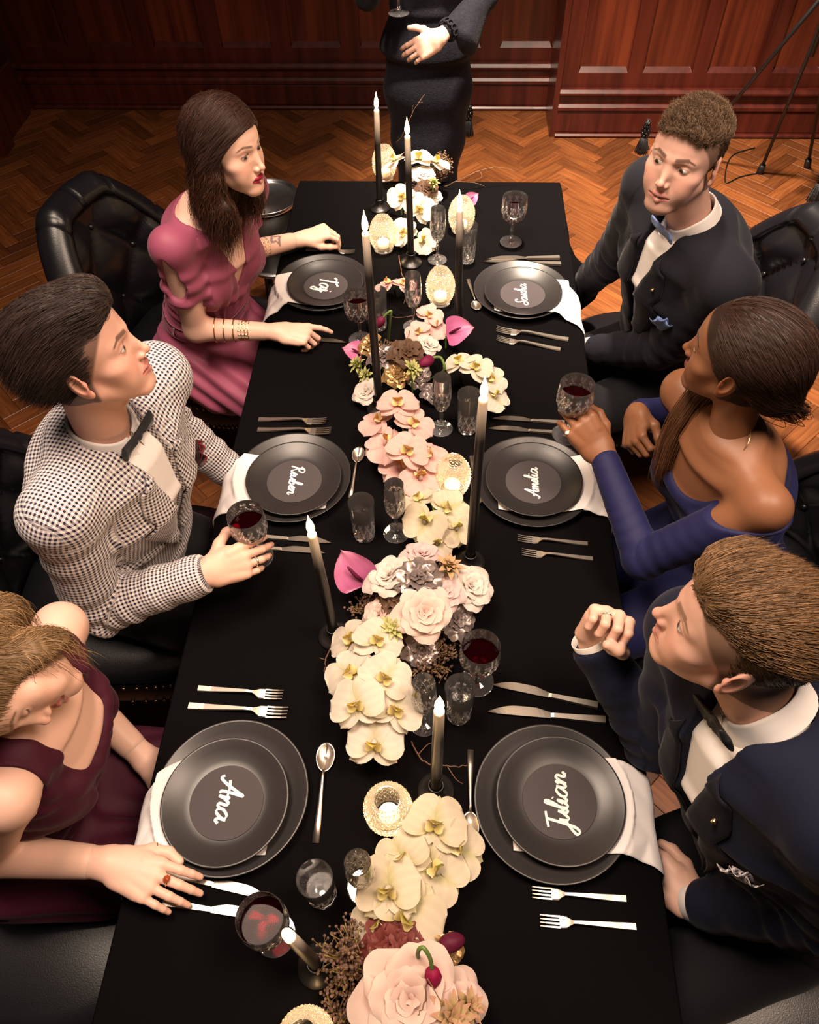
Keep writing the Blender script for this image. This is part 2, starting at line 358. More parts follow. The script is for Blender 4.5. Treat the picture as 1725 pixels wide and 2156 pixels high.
# ================================================================ chairs
mleather = M('black_leather', (.006, .006, .008), rough=.30, spec=.45, bump=.10, bscale=420)
mnail = M('brass_nail', (.42, .33, .24), rough=.3, metal=1)
mleg = M('dark_leg_wood', (.015, .009, .007), rough=.4)
def make_chair():
    root = empty('dining_chair')
    AM = math.radians(66); NU, R0 = 97, .275
    def htop(a): return .96-.36*np.clip((np.abs(a)/AM-.25)/.75, 0, 1)**1.3
    nu, nv = NU, 26
    V = np.zeros((nu, 2*nv, 3))
    nseg = 6.0
    for i in range(nu):
        a = -AM+2*AM*i/(nu-1); u = (i/(nu-1)*nseg); h = htop(a)
        pts = []
        for j in range(nv):                         # inner face up to the roll
            t = j/(nv-1); z = .47+(h-.05-.47)*t; rho = R0+.10*(z-.47)
            bb = (z-.47)/.125
            tuft = (abs(math.sin(PI*(u/1+bb)/1*.5))*abs(math.sin(PI*(u-bb)*.5)))**.55
            fade = min(1, t*5)*min(1, max(0, (1-t)*4+.35))
            ends = min(1, (AM-abs(a))/.12)
            pts.append((rho-.034*tuft*fade*ends+.012, z))
        rc = R0+.10*(h-.47)+.042; zc = h-.05
        crease = 1-.16*max(0, 1-abs(math.sin(PI*u))/.18)**1.5
        for j in range(nv):                         # roll over the top and down the outside
            t = j/(nv-1)
            if t < .6:
                b = PI*1.0-(t/.6)*PI*1.25; rr = .054*crease
                pts.append((rc+rr*math.cos(b), zc+rr*math.sin(b)))
            else:
                s = (t-.6)/.4; z = (zc-.04)+(.40-(zc-.04))*s
                pts.append((rc+.03-.05*s-.02*min(1, s*3), z))
        for j, (r, z) in enumerate(pts): V[i, j] = (-r*math.cos(a), -r*math.sin(a), z)
    nvv = 2*nv; V = V.reshape(-1, 3)
    F = [(i*nvv+j, (i+1)*nvv+j, (i+1)*nvv+j+1, i*nvv+j+1) for i in range(nu-1) for j in range(nvv-1)]
    F += [tuple(range(nvv)), tuple((nu-1)*nvv+j for j in range(nvv))[::-1]]
    F += [(i*nvv+nvv-1, (i+1)*nvv+nvv-1, (i+1)*nvv, i*nvv) for i in range(nu-1)]
    mk('backrest', V, F, mleather, root)
    nb = MB()                                        # covered buttons in the tufting
    for i in range(1, int(nseg)):
        for k in range(0, 4):
            u = i+(0.0 if k % 2 == 0 else .0); bb = k*1.0+ (0 if (i % 2 == 0) else 1.0)
            z = .47+.125*bb; a = -AM+2*AM*u/nseg
            if z > htop(a)-.10 or k > 2: continue
            r = R0+.10*(z-.47)+.006
            s, f = lathe([(0.0001, .006), (.006, .004), (.009, 0), (.009, -.004)], 8)
            nb.add(s@ry(-PI/2).T@rz(a).T@np.diag([-1, -1, 1])*np.array([1, 1, 1])+np.array([-r*math.cos(a), -r*math.sin(a), z])*1.0, f)
    if nb.n: tag(nb.build('tuft_buttons', mleather, root), kind='stuff')
    # seat cushion: D shaped, domed
    def plan(t, k=1.0):
        c, s = math.cos(t), math.sin(t); e = 2/3.2
        return np.array([.30*k*abs(c)**e*(1 if c > 0 else -1), .275*k*abs(s)**e*(1 if s > 0 else -1)])
    n = 56; rings = [(.0, .512), (.4, .51), (.75, .500), (.92, .487), (1.0, .466), (.985, .452)]
    V = []; 
    for k, z in rings:
        for j in range(n): p = plan(2*PI*j/n, max(k, 1e-4)); V.append((p[0], p[1], z))
    F = [(r*n+j, (r+1)*n+j, (r+1)*n+(j+1) % n, r*n+(j+1) % n) for r in range(len(rings)-1) for j in range(n)]
    F = [tuple(reversed(f)) for f in F]
    mk('seat', V, F, mleather, root)
    V = []
    for k, z in [(1.0, .455), (1.01, .44), (1.01, .375), (1.0, .36)]:
        for j in range(n): p = plan(2*PI*j/n, k); V.append((p[0], p[1], z))
    F = [(r*n+j, (r+1)*n+j, (r+1)*n+(j+1) % n, r*n+(j+1) % n)[::-1] for r in range(3) for j in range(n)]+[tuple(3*n+j for j in range(n))[::-1]]
    mk('seat_apron', V, F, mleather, root)
    tr = MB(); hv, hf = lathe([(.0055, 0), (.004, .003), (.0005, .0045)], 6)
    def nail(p, d): tr.add(hv@basis(np.cross(d, (0, 0, 1))+1e-6, d).T+np.array(p), hf)
    for zz in (.446, .371):
        m = 110
        for j in range(m):
            t = 2*PI*j/m; p = plan(t, 1.012); d = plan(t+.01)-plan(t-.01); d = nrm((d[1], -d[0], 0)); nail((p[0], p[1], zz), d)
    for s in (-1, 1):
        a = s*AM
        for j in range(22):
            z = .40+(htop(AM)-.03-.40)*j/21; r = R0+.10*(z-.47)+.075
            p = (-r*math.cos(a), -r*math.sin(a), z); d = nrm((math.sin(abs(a)), 0, 0)); nail((p[0]+.004, p[1], z), (1, 0, 0))
        for j in range(40):
            aa = s*(AM-j*AM/40); z = htop(aa)-.085; r = R0+.10*(htop(aa)-.47)+.092
            nail((-r*math.cos(aa), -r*math.sin(aa), z), nrm((-math.cos(aa), -math.sin(aa), 0)))
    tag(tr.build('nailhead_trim', mnail, root), kind='stuff')
    for sx in (-1, 1):
        for sy in (-1, 1):
            x, y = sx*.22, sy*.20
            MB().tube([(x*1.12, y*1.1, 0), (x*1.04, y*1.03, .2), (x, y, .37)], [.014, .02, .026], 10).build('leg', mleg, root)
    return root
chair0 = make_chair()
CH = [((-.79, 2.00, 0), -16, 'black tufted leather chair behind the woman in the mauve dress'),
      ((-.80, 1.03, 0), 2, 'black leather chair under the man in the gingham jacket'),
      ((-.80, .29, 0), 0, 'black leather chair of the blonde woman at the lower left'),
      ((.71, 1.93, 0), 184, 'black tufted leather chair behind the man with the blue pocket square'),
      ((.72, 1.05, 0), 178, 'black leather chair of the woman in the blue dress'),
      ((.72, .25, 0), 180, 'black leather chair under the man at the lower right')]
for i, (p, a, lb) in enumerate(CH):
    o = chair0 if i == 0 else copy_tree(chair0)
    o.location = p; o.rotation_euler = (0, 0, math.radians(a)); tag(o, lb, 'chair', 'leather dining chairs')

# ================================================================ things standing on the floor
msil = M('tarnished_silver', (.62, .60, .60), rough=.28, metal=1, col2=(.42, .41, .43), nscale=14)
tr = empty('side_table', at(562, 416, 0)*0+np.array([*at(560, 418, .56)[:2], 0])); tag(tr, 'small round black drum table with silver tray tops beyond the table corner', 'side table')
rT = .125
mk('tray', *lathe([(0.001, .556), (rT-.012, .556), (rT-.004, .562), (rT, .572), (rT+.004, .571), (rT+.001, .556), (rT-.01, .548), (.001, .548)], 40), msil, tr)
mk('drum', *lathe([(.001, .548), (rT-.012, .547), (rT-.012, .30), (.001, .30)], 40), mblk, tr)
mk('lower_ring', *lathe([(rT-.02, .300), (rT+.006, .300), (rT+.010, .292), (rT+.004, .284), (rT-.02, .284)], 40), msil, tr)
for k in range(3):
    a = k*2*PI/3+.3; MB().tube([(.09*math.cos(a), .09*math.sin(a), .29), (.12*math.cos(a), .12*math.sin(a), 0)], .012, 8).build('leg', mblk, tr)

mstand = M('matte_black_metal', (.006, .006, .007), rough=.45)
f1, f2, f3 = at(1600, 364, 0), at(1700, 352, 0), at(1452, 330, 0)
hub = np.array([1.52, 3.55, 1.05])
f1 = np.array([1.52, 3.38, 0])*0+f1
ls = empty('light_stand', (hub[0], hub[1], 0)); tag(ls, 'tall black tripod light stand at the upper right', 'light stand')
H = np.array([hub[0], hub[1], 0])
for fpt in (f1, f2, f3):
    MB().tube([fpt-H+np.array([0, 0, .012]), hub-H], [.009, .009], 8).build('leg', mstand, ls)
    MB().tube([fpt-H+np.array([0, 0, .0]), fpt-H+(hub-fpt)*.05], [.02, .017], 8).build('rubber_foot', mstand, ls)
MB().tube([(0, 0, .75), (0, 0, 2.4)], .011, 10).build('column', mstand, ls)
mk('hub', *lathe([(.001, 1.0), (.03, 1.0), (.034, 1.03), (.034, 1.08), (.02, 1.1), (.001, 1.1)], 12), mstand, ls)
ca = catmull([at(1590, 311, .004), at(1540, 330, .004), at(1528, 383, .004), at(1560, 372, .004), at(1600, 364, .004)], 8)
cbl = MB().tube(ca, .0035, 6).build('cable', mstand); tag(cbl, 'thin black cable looped on the floor beside the light stand', 'cable')

mtas = M('black_tassel_thread', (.004, .004, .005), rough=.5, sheen=.2); mbead = M('jet_bead', (.006, .006, .007), rough=.08, spec=.9)
def tassel(px, py, h, label, z=0.0):
    p = at(px, py, z); t = empty('beaded_tassel', p); tag(t, label, 'tassel', 'black beaded tassels')
    B = MB()
    for k in range(46):
        a = k*2.399; r = math.sqrt(k/46.)
        B.tube([(.014*r*math.cos(a), .014*r*math.sin(a), h*.56), (.030*r*math.cos(a+.3), .030*r*math.sin(a+.3), h*.25), (.038*r*math.cos(a+.2), .038*r*math.sin(a+.2), 0)], .0022, 5)
    B.build('fringe', mtas, t)
    B = MB(); sv, sf = lathe([(.0001, -.008), (.0057, -.0057), (.008, 0), (.0057, .0057), (.0001, .008)], 8)
    for k in range(30):
        lv = k//6; a = k*1.047+lv*.5; rr = .016+.006*math.sin(lv*1.3); B.add(sv+np.array([rr*math.cos(a), rr*math.sin(a), h*.56+lv*h*.085]), sf)
    B.build('beads', mbead, t)
    MB().tube([(0, 0, h*.5), (0, 0, h)], .010, 8).build('core', mtas, t)
tassel(985, 285, .18, 'black beaded tassel on the floor right of the standing woman')
tassel(1350, 322, .18, 'black beaded tassel on the floor left of the curly-haired man')
tassel(1712, 425, .2, 'black beaded tassel half hidden behind the tufted chair at the right')
# ================================================================ tableware
mplate = M('matte_black_stoneware', (.020, .018, .019), rough=.36, spec=.5, bump=.012, bscale=500)
mcard = M('charcoal_card', (.060, .052, .056), rough=.75, spec=.2, bump=.05, bscale=1500)
mink = M('white_ink', (.80, .74, .74), rough=.6)
mnap = M('white_linen', (.80, .76, .77), rough=.8, spec=.15, bump=.10, bscale=1400)
mcut = M('polished_steel', (.58, .52, .46), rough=.36, metal=1)
GL = {'a': ([[(.9, .85), (.5, 1.0), (.1, .6), (.15, .1), (.5, 0), (.85, .5), (.95, .95), (.95, .3), (1.15, 0), (1.4, .3)]], 1.3),
 'n': ([[(0, .7), (.15, .95), (.12, .0), (.25, .5), (.55, .95), (.8, .8), (.78, .15), (1.0, 0), (1.25, .3)]], 1.15),
 'e': ([[(-.1, .25), (.3, .45), (.6, .75), (.4, 1.0), (.12, .5), (.35, 0), (.8, .3)]], .75),
 'u': ([[(0, .9), (.08, .2), (.35, 0), (.7, .5), (.8, .95), (.8, .2), (1.0, 0), (1.2, .3)]], 1.1),
 'b': ([[(-.1, .3), (.35, 1.4), (.42, 2.1), (.2, 2.1), (.1, .9), (.15, .1), (.5, 0), (.78, .45), (.55, .85), (.4, .6), (.9, .5)]], .95),
 'l': ([[(-.1, .3), (.35, 1.4), (.42, 2.1), (.2, 2.1), (.12, .9), (.2, .1), (.45, 0), (.65, .3)]], .6),
 'i': ([[(-.05, .4), (.15, .95), (.15, .2), (.35, 0), (.55, .3)], [(.2, 1.38), (.26, 1.46)]], .55),
 'm': ([[(0, .7), (.12, .95), (.1, 0), (.3, .7), (.5, .95), (.6, .7), (.58, 0), (.78, .7), (1.0, .95), (1.1, .7), (1.1, .15), (1.3, 0), (1.5, .3)]], 1.42),
 's': ([[(-.1, .2), (.35, .7), (.45, 1.05), (.45, .65), (.62, .25), (.38, 0), (.08, .12), (.4, .0), (.85, .3)]], .8),
 'c': ([[(.7, .8), (.4, 1.0), (.1, .5), (.35, 0), (.8, .3)]], .75),
 'h': ([[(-.1, .3), (.35, 1.5), (.38, 2.2), (.17, 2.1), (.12, 0), (.3, .6), (.55, .9), (.75, .7), (.75, .1), (.95, 0), (1.15, .3)]], 1.08),
 'j': ([[(-.05, .4), (.2, .95), (.2, -.6), (-.05, -1.15), (-.35, -.8), (.1, -.2), (.6, .3)], [(.24, 1.38), (.3, 1.46)]], .6),
 'T': ([[(-.35, 1.8), (.0, 2.1), (.6, 2.05), (1.4, 2.3)], [(.6, 2.4), (.5, 1.0), (.35, -.1)]], 1.0),
 'R': ([[(.3, 2.0), (.25, 1.0), (.1, -.1)], [(-.1, 1.6), (.4, 2.2), (1.0, 2.0), (.85, 1.35), (.35, 1.1), (.7, .6), (1.1, 0), (1.4, .3)]], 1.3),
 'A': ([[(-.4, .2), (-.1, -.1), (.35, .6), (.8, 1.7), (1.02, 2.2), (1.0, 1.0), (1.05, .1), (1.25, .1)], [(-.1, .75), (.7, .85), (1.6, .7)]], 1.4),
 'S': ([[(1.25, 1.8), (1.0, 2.25), (.5, 2.0), (.5, 1.4), (.9, .8), (.75, .0), (.2, -.15), (-.1, .3), (.35, .6), (1.2, .3)]], 1.2),
 'J': ([[(.0, 2.0), (.7, 2.12), (1.45, 2.2)], [(.8, 2.1), (.75, .8), (.62, -.6), (.3, -1.0), (.0, -.7), (.4, -.2), (1.0, .3)]], 1.0)}
def lettering(word, length, parent, z):
    B = MB(); x = 0.0; S = []
    for ch in word:
        st, adv = GL[ch]
        for s in st: S.append(np.array(s)+[x, 0])
        x += adv
    x += .3; k = length/x
    for si, s in enumerate(S):
        s = s.copy(); s[:, 0] += s[:, 1]*.22; P = catmull(s, 7)
        P = (P-[x/2, .75])*k; T = np.gradient(P, axis=0); T /= np.linalg.norm(T, axis=1)[:, None]+1e-9
        ang = T[:, 0]*.5+T[:, 1]*.86; w = k*(.085+.055*np.abs(ang)); Nn = np.stack([-T[:, 1], T[:, 0]], 1)*w[:, None]
        n = len(P); zr = z+.0003+4e-6*np.arange(n)+4e-5*si; V = np.concatenate([np.c_[P+Nn, zr], np.c_[P-Nn, zr]])
        F = [(i, n+i, n+i+1, i+1) for i in range(n-1)]
        B.add(V, F)
    return B.build('lettering', mink, parent)
RC, RP = .139, .113
chV, chF = lathe([(.001, .004), (.082, .004), (.098, .007), (.122, .015), (RC-.003, .0225), (RC, .0235), (RC+.0012, .0225), (RC, .0205), (.121, .0115), (.096, .002), (.08, 0), (.001, 0)], 72)
plV, plF = lathe([(.001, .004), (.066, .004), (.078, .0065), (.097, .0135), (RP-.003, .0195), (RP, .0205), (RP+.0012, .0195), (RP, .0175), (.096, .0105), (.076, .002), (.062, 0), (.001, 0)], 72)
cdV, cdF = lathe([(.001, .0012), (.0655, .0012), (.066, .0008), (.066, 0), (.001, 0)], 64)
SEATS = [  # side, charger pixel, plate pixel, name, length of lettering, who
 (-1, (680, 597), (685, 592), 'Taj', .075, 'the woman in the mauve dress'),
 (-1, (617, 1006), (618, 1003), 'Reuben', .092, 'the man in the gingham jacket'),
 (-1, (488, 1675), (473, 1683), 'Ana', .080, 'the blonde woman at the lower left'),
 (1, (1097, 612), (1102, 610), 'Sascha', .102, 'the man with the blue pocket square'),
 (1, (1122, 1014), (1125, 1005), 'Amelia', .092, 'the woman in the blue dress'),
 (1, (1163, 1687), (1181, 1680), 'Julian', .108, 'the man at the lower right')]
chd = None
SEATPOS = []
for side, c, p, word, ln, who in SEATS:
    C = at(*c, TZ+.015); P = at(*p, TZ+.034); P[0] = np.clip(P[0], C[0]-.03, C[0]+.03); P[1] = np.clip(P[1], C[1]-.02, C[1]+.02)
    SEATPOS.append((C, P))
    if chd is None: o = mk('charger_plate', chV, chF, mplate); chd = o.data
    else: o = link('charger_plate', chd, None)
    o.location = (C[0], C[1], TZ+.0006); tag(o, 'large matte black charger plate set for '+who, 'plate', 'black charger plates')
    q = mk('dinner_plate', plV, plF, mplate); q.location = (P[0], P[1], TZ+.0125); tag(q, 'smaller matte black plate stacked on the charger of '+who, 'plate', 'black plates on the chargers')
    k = empty('place_card', (P[0], P[1], TZ+.0172)); tag(k, 'round charcoal name card on the plate of '+who, 'place card', 'round name cards')
    k.rotation_euler = (0, 0, -PI/2 if side < 0 else PI/2)
    if word in ('Taj',): k.rotation_euler = (0, 0, -PI/2+.05)
    mk('card', cdV, cdF, mcard, k, smooth=False); lettering(word, ln, k, .0014)
    # napkin lying between the plates, over the rim and down the table edge
    edge = (TX1-P[0]) if side > 0 else (P[0]-TX0)
    wY = .083; xs = np.concatenate([np.linspace(-.085, .09, 8), np.linspace(.10, edge-.004, 20), edge+np.array([.004, .0085, .0105, .0115, .0125, .014])])
    def chz(dc): return float(np.interp(dc, [0, .082, .098, .122, RC, RC+.006, RC+.035], [.004, .004, .007, .015, .0235, .0235, .003]))+(.0016 if dc < .085 else .0052)
    drop = [.001, -.008, -.026, -.05, -.076, -.104]; zs = [0.01 if d < edge-.003 else None for d in xs]; j = 0
    for i in range(len(zs)):
        if zs[i] is None: zs[i] = drop[j]; j += 1
    # smooth heights a little
    zs = np.array(zs); 
    ny = 33; V = []
    sk = {'Ana': .10, 'Julian': .06, 'Taj': .12, 'Sascha': .10, 'Reuben': .05, 'Amelia': .02}[word]
    for i, (d, z) in enumerate(zip(xs, zs)):
        t = max(0, (d-.08)/(edge-.08)); dr = max(0, -z)
        for jj in range(ny):
            v = jj/(ny-1)*2-1
            yy = v*wY*(1-.02*t+.10*dr/.1*abs(v))-sk*.35*t*t+ .0*dr
            rip = .0022*math.sin(v*4+d*30)*min(1, t*1.2)+(.006*math.sin(v*5)*dr/.1)
            X_, Y_ = P[0]+side*(d+(rip if z < 0 else 0)), P[1]+yy*1.0+(-.02 if word in ('Taj', 'Ana', 'Sascha') else 0)*t-.004
            if i < len(xs)-6: zz = max(chz(math.hypot(X_-C[0], Y_-C[1])), .003) if t < .9 else max(.003, chz(math.hypot(X_-C[0], Y_-C[1])))
            else: zz = z
            if t > 0 and i < len(xs)-6 and math.hypot(X_-C[0], Y_-C[1]) > RC+.004:
                ed = (edge-d)/.045; zz = min(zz, .003+.021*min(1, max(0, ed)))
            V.append((X_, Y_, TZ+.001+zz+(abs(rip) if zz >= .003 else 0)))
    V = np.array(V); F = [(i*ny+jj, (i+1)*ny+jj, (i+1)*ny+jj+1, i*ny+jj+1) for i in range(len(xs)-1) for jj in range(ny-1)]
    if side < 0: F = [tuple(reversed(f)) for f in F]
    nr = np.zeros_like(V); nr[:, 2] = 1; 
    for i, z in enumerate(zs):
        if z < 0: nr[i*ny:(i+1)*ny] = (side, 0, .1)
    V2, F2 = solid(V, F, len(xs), ny, nr, .0011)
    o = mk('napkin', V2, F2, mnap); tag(o, 'folded white napkin under the plate of '+who, 'napkin', 'white napkins')

# ---------------- cutlery, built along +x from the end of the handle
def bar(xs, w, t, z):
    V = []; 
    for x, a, b, c in zip(xs, w, t, z): V += [(x, -a, c-b), (x, a, c-b), (x, a*.8, c+b), (x, -a*.8, c+b)]
    n = len(xs); F = [(i*4+j, i*4+(j+1) % 4, (i+1)*4+(j+1) % 4, (i+1)*4+j) for i in range(n-1) for j in range(4)]
    F = [tuple(reversed(f)) for f in F]+[(0, 1, 2, 3), tuple((n-1)*4+j for j in (3, 2, 1, 0))]
    return V, F
CUT = {}
def cut_proto():
    # fork .19
    h = MB().add(*bar([0, .03, .08, .11, .125], [.0075, .0068, .0048, .0035, .0032], [.0018, .0017, .0016, .0016, .0015], [.002, .003, .008, .011, .010]))
    g = MB().add(*bar([.124, .131, .138, .147, .152], [.0032, .0070, .0118, .0126, .0126], [.0012]*5, [.010, .0065, .0035, .003, .003]))
    for k in range(4):
        y = -.0099+k*.0066; V, F = bar([.151, .165, .180, .192], [.0021, .0019, .0016, .0009], [.0010, .001, .0009, .0006], [.003, .0032, .0055, .009]); g.add(np.array(V)+[0, y, 0], F)
    CUT['fork'] = [('handle', h), ('tines', g)]
    h = MB().add(*bar([0, .002, .03, .085, .098, .104], [.0085, .0085, .0075, .0058, .0056, .0050], [.0034, .0034, .0032, .0030, .0030, .0016], [.0045, .0045, .0042, .004, .004, .004]))
    xs = np.linspace(.103, .225, 14); t = (xs-.103)/(.122)
    up = np.where(t < .1, .006, .0062*np.ones_like(t)); lo = -.006-.0075*np.clip(t*4, 0, 1)*1.0
    tip = np.clip((t-.55)/.45, 0, 1); lo = lo+ (tip**1.8)*.0165*1.0; up = up-(tip**5)*.003
    lo = np.minimum(lo, up-.001)
    V = []; 
    for x, a, b in zip(xs, lo, up): V += [(x, a, .0035), (x, b, .0030), (x, b, .0056), (x, a, .0040)]
    n = len(xs); F = [(i*4+j, (i+1)*4+j, (i+1)*4+(j+1) % 4, i*4+(j+1) % 4) for i in range(n-1) for j in range(4)]+[(3, 2, 1, 0), tuple((n-1)*4+j for j in range(4))]
    CUT['knife'] = [('handle', h), ('blade', MB().add(V, F))]
    h = MB().add(*bar([0, .03, .075, .105, .118], [.0066, .006, .004, .0027, .0024], [.0017, .0016, .0016, .0016, .0014], [.002, .003, .008, .012, .0115]))
    def bw(u, v):
        th = v*2*PI; r = u; return (.141+.0255*r*np.cos(th), .0165*r*np.sin(th)*(1+.10*np.cos(th)), .0085-.0075*(1-r*r)+.0015*np.cos(th))
    V, F = grid(bw, 9, 25, .02, 1, 0, 1); V, F = solid(V, F, 9, 25, (0, 0, 1), .0009)
    CUT['spoon'] = [('handle', h), ('bowl', MB().add(V, F))]
cut_proto(); CUTD = {}
def cutlery(kind, handle, tip, label, group, flip=False):
    a, b = at(*handle, TZ), at(*tip, TZ); ang = math.atan2(b[1]-a[1], b[0]-a[0]); L = {'fork': .192, 'knife': .225, 'spoon': .167}[kind]
    s = np.clip(np.linalg.norm(b-a)/L, .82, 1.12); mid = (a+b)/2; base = mid-np.array([math.cos(ang), math.sin(ang), 0])*L*s/2
    nm = {'fork': 'table_fork', 'knife': 'table_knife', 'spoon': 'dessert_spoon'}[kind]
    r = empty(nm, (base[0], base[1], TZ+.0010)); r.rotation_euler = (0, 0, ang); r.scale = (s, s*(-1 if flip else 1), s)
    for pn, mb in CUT[kind]:
        if (kind, pn) not in CUTD:
            o = mb.build(pn, mcut, r, smooth=(kind == 'spoon')); CUTD[(kind, pn)] = o.data
        else: link(pn, CUTD[(kind, pn)], None, r)
    tag(r, label, kind, group)
CL = [('knife', (1178, 545), (1025, 547), 'table knife farther from the plate of the man with the blue pocket square', 0), ('knife', (1181, 559), (1017, 552), 'table knife touching the charger of the man with the blue pocket square', 0),
 ('fork', (1197, 716), (1045, 697), 'fork nearer the charger of the man with the blue pocket square', 0), ('fork', (1180, 737), (1046, 716), 'outer fork of the man with the blue pocket square', 0),
 ('spoon', (986, 590), (1006, 658), 'spoon lying behind the tall black candle left of the far right plate', 0),
 ('knife', (1185, 892), (1040, 882), 'table knife under the raised wine glass, farther from the plate', 0), ('knife', (1186, 914), (1027, 903), 'table knife under the raised wine glass, touching the charger', 0),
 ('fork', (1237, 1146), (1090, 1136), 'fork nearer the charger of the woman in the blue dress', 0), ('fork', (1241, 1177), (1105, 1166), 'outer fork of the woman in the blue dress', 0),
 ('spoon', (993, 962), (1006, 1066), 'spoon half hidden by the tall candle beside the pink orchids', 0),
 ('knife', (1258, 1487), (1037, 1441), 'table knife of the lower right seat, farther from the plate', 0), ('knife', (1274, 1518), (1027, 1497), 'table knife of the lower right seat, beside the charger', 0),
 ('fork', (1318, 1893), (1120, 1880), 'fork nearer the charger of the lower right seat', 0), ('fork', (1328, 1951), (1147, 1940), 'outer fork of the lower right seat', 0),
 ('spoon', (991, 1580), (990, 1772), 'spoon lying above the front white orchids at the right', 0),
 ('fork', (418, 1450), (597, 1466), 'outer fork of the blonde woman', 0), ('fork', (398, 1487), (607, 1504), 'fork nearer the charger of the blonde woman', 0),
 ('spoon', (665, 1776), (690, 1567), 'spoon right of the plate of the blonde woman', 0),
 ('knife', (378, 1846), (540, 1884), 'table knife under the fingertips of the blonde woman, nearer the plate', 1), ('knife', (372, 1905), (540, 1930), 'table knife under the hand of the blonde woman, farther from the plate', 1),
 ('fork', (545, 884), (688, 890), 'outer fork of the man in the gingham jacket', 0), ('fork', (543, 906), (698, 911), 'fork nearer the charger of the man in the gingham jacket', 0),
 ('spoon', (737, 1050), (758, 946), 'spoon behind the water glass of the man in the gingham jacket', 0),
 ('knife', (540, 1131), (690, 1143), 'table knife behind the wine glass in the hand of the man', 1), ('knife', (530, 1154), (672, 1164), 'outer table knife behind the hand of the man in gingham', 1),
 ('fork', (648, 527), (745, 533), 'fork under the left hand of the woman in the mauve dress', 0), ('knife', (600, 714), (725, 722), 'table knife under the pointing hand of the woman in mauve', 1)]
for kd, h, t, lb, fl_ in CL: cutlery(kd, h, t, lb, {'fork': 'steel forks', 'knife': 'steel knives', 'spoon': 'steel spoons'}[kd], bool(fl_))

# ---------------- cut crystal glasses
mgl = glass('crystal', (.985, .985, .99), gloss=1.8, frost=.030, attr='cut', transl=.4); mwine = glass('red_wine', (.30, .05, .08), gloss=.10, frost=.03, frostcol=(.16, .006, .02))
mrose = glass('rose_wine', (.70, .42, .46), gloss=.9); mwater = glass('water', (.985, .985, .99), gloss=.15)
def cutpat(z0, z1, nd, rows):
    def mod(th, i, z, r):
        if not (z0 <= z <= z1): return np.zeros_like(th)
        s = (z-z0)/(z1-z0); a = np.abs(np.cos(nd*th/2+s*rows*PI/2)); b = np.abs(np.cos(nd*th/2-s*rows*PI/2))
        return -.0016*np.maximum(np.clip(1-a/.30, 0, 1), np.clip(1-b/.30, 0, 1))
    return mod
def dens(prof, step=.0025):
    out = [prof[0]]
    for a, b in zip(prof, prof[1:]):
        n = max(1, int(math.hypot(b[0]-a[0], b[1]-a[1])/step))
        out += [(a[0]+(b[0]-a[0])*k/n, a[1]+(b[1]-a[1])*k/n) for k in range(1, n+1)]
    return out
def cutpart(prof, z0, z1, nd, rows, n=72):
    mod = cutpat(z0, z1, nd, rows); P = dens(prof); V, F = lathe(P, n, mod, closed=False)
    th = np.arange(n)*2*PI/n; c = np.concatenate([-mod(th, 0, z, r)/.0016 for r, z in P]); return V, F, c
def glassobj(kind):
    r = empty({'goblet': 'wine_goblet', 'flute': 'champagne_flute', 'tumbler': 'water_tumbler'}[kind])
    if kind == 'goblet':
        out = [(.005, .068), (.020, .072), (.033, .086), (.0385, .104), (.0385, .124), (.0365, .150)]; inn = [(.0355, .150), (.037, .124), (.037, .104), (.031, .088), (.018, .075), (.001, .073)]
        V, F, c = cutpart(out, .082, .132, 12, 2.4); mk('bowl', V, F, mgl, r, cols=c, colname='cut', smooth=False)
        mk('inner_wall', *lathe(catmull(inn, 4), 40, closed=False), mgl, r)
        mk('wine', *lathe(catmull([(.001, .0745), (.018, .0765), (.0305, .089), (.0362, .103), (.0366, .112)], 3).tolist()+[(.034, .1116), (.001, .1116)], 36), mwine, r)
        st = [(.0075, .006), (.0048, .012), (.0042, .03), (.0060, .048), (.0042, .060), (.0055, .068)]; fr = .034
    elif kind == 'flute':
        out = [(.005, .070), (.015, .075), (.0215, .092), (.0238, .115), (.0232, .140), (.0205, .175)]; inn = [(.0195, .175), (.0222, .140), (.0228, .115), (.0203, .094), (.013, .079), (.001, .077)]
        V, F, c = cutpart(out, .080, .135, 10, 2.6, 60); mk('bowl', V, F, mgl, r, cols=c, colname='cut', smooth=False)
        mk('inner_wall', *lathe(catmull(inn, 4), 32, closed=False), mgl, r)
        st = [(.0070, .006), (.0045, .012), (.0040, .03), (.0055, .048), (.0040, .060), (.0055, .070)]; fr = .030
    else:
        out = [(.001, .001), (.021, .001), (.0235, .003), (.0245, .008), (.0262, .06), (.0290, .124)]; inn = [(.0280, .124), (.0253, .06), (.0232, .016), (.019, .012), (.001, .012)]
        V, F, c = cutpart(out, .010, .070, 10, 2.6, 60); mk('tumbler_wall', V, F, mgl, r, cols=c, colname='cut', smooth=False)
        mk('inner_wall', *lathe(inn, 36, closed=False), mgl, r)
        mk('water', *lathe([(.001, .0125), (.019, .0125), (.0228, .0165), (.0248, .055), (.0262, .084), (.0245, .0836), (.001, .0836)], 32), mwater, r)
        return r
    mk('stem', *lathe(catmull(st, 4), 10, closed=False), mgl, r, smooth=False)
    def star(th, i, z, rr): return 0*th
    P = [(.001, .0), (fr-.002, .0), (fr, .0012), (fr-.001, .0024), (.018, .0034), (.008, .006)]; P = dens(P, .003); n = 60
    V, F = lathe(P, n, None, closed=False); th = np.arange(n)*2*PI/n
    c = np.concatenate([np.clip(1-np.abs(np.cos(6*th))/.3, 0, 1)*(1 if .010 < q < fr-.004 else 0) for q, z in P]); V = V.copy(); V[:, 2] += 0
    mk('foot', V, F, mgl, r, cols=c, colname='cut', smooth=False)
    return r
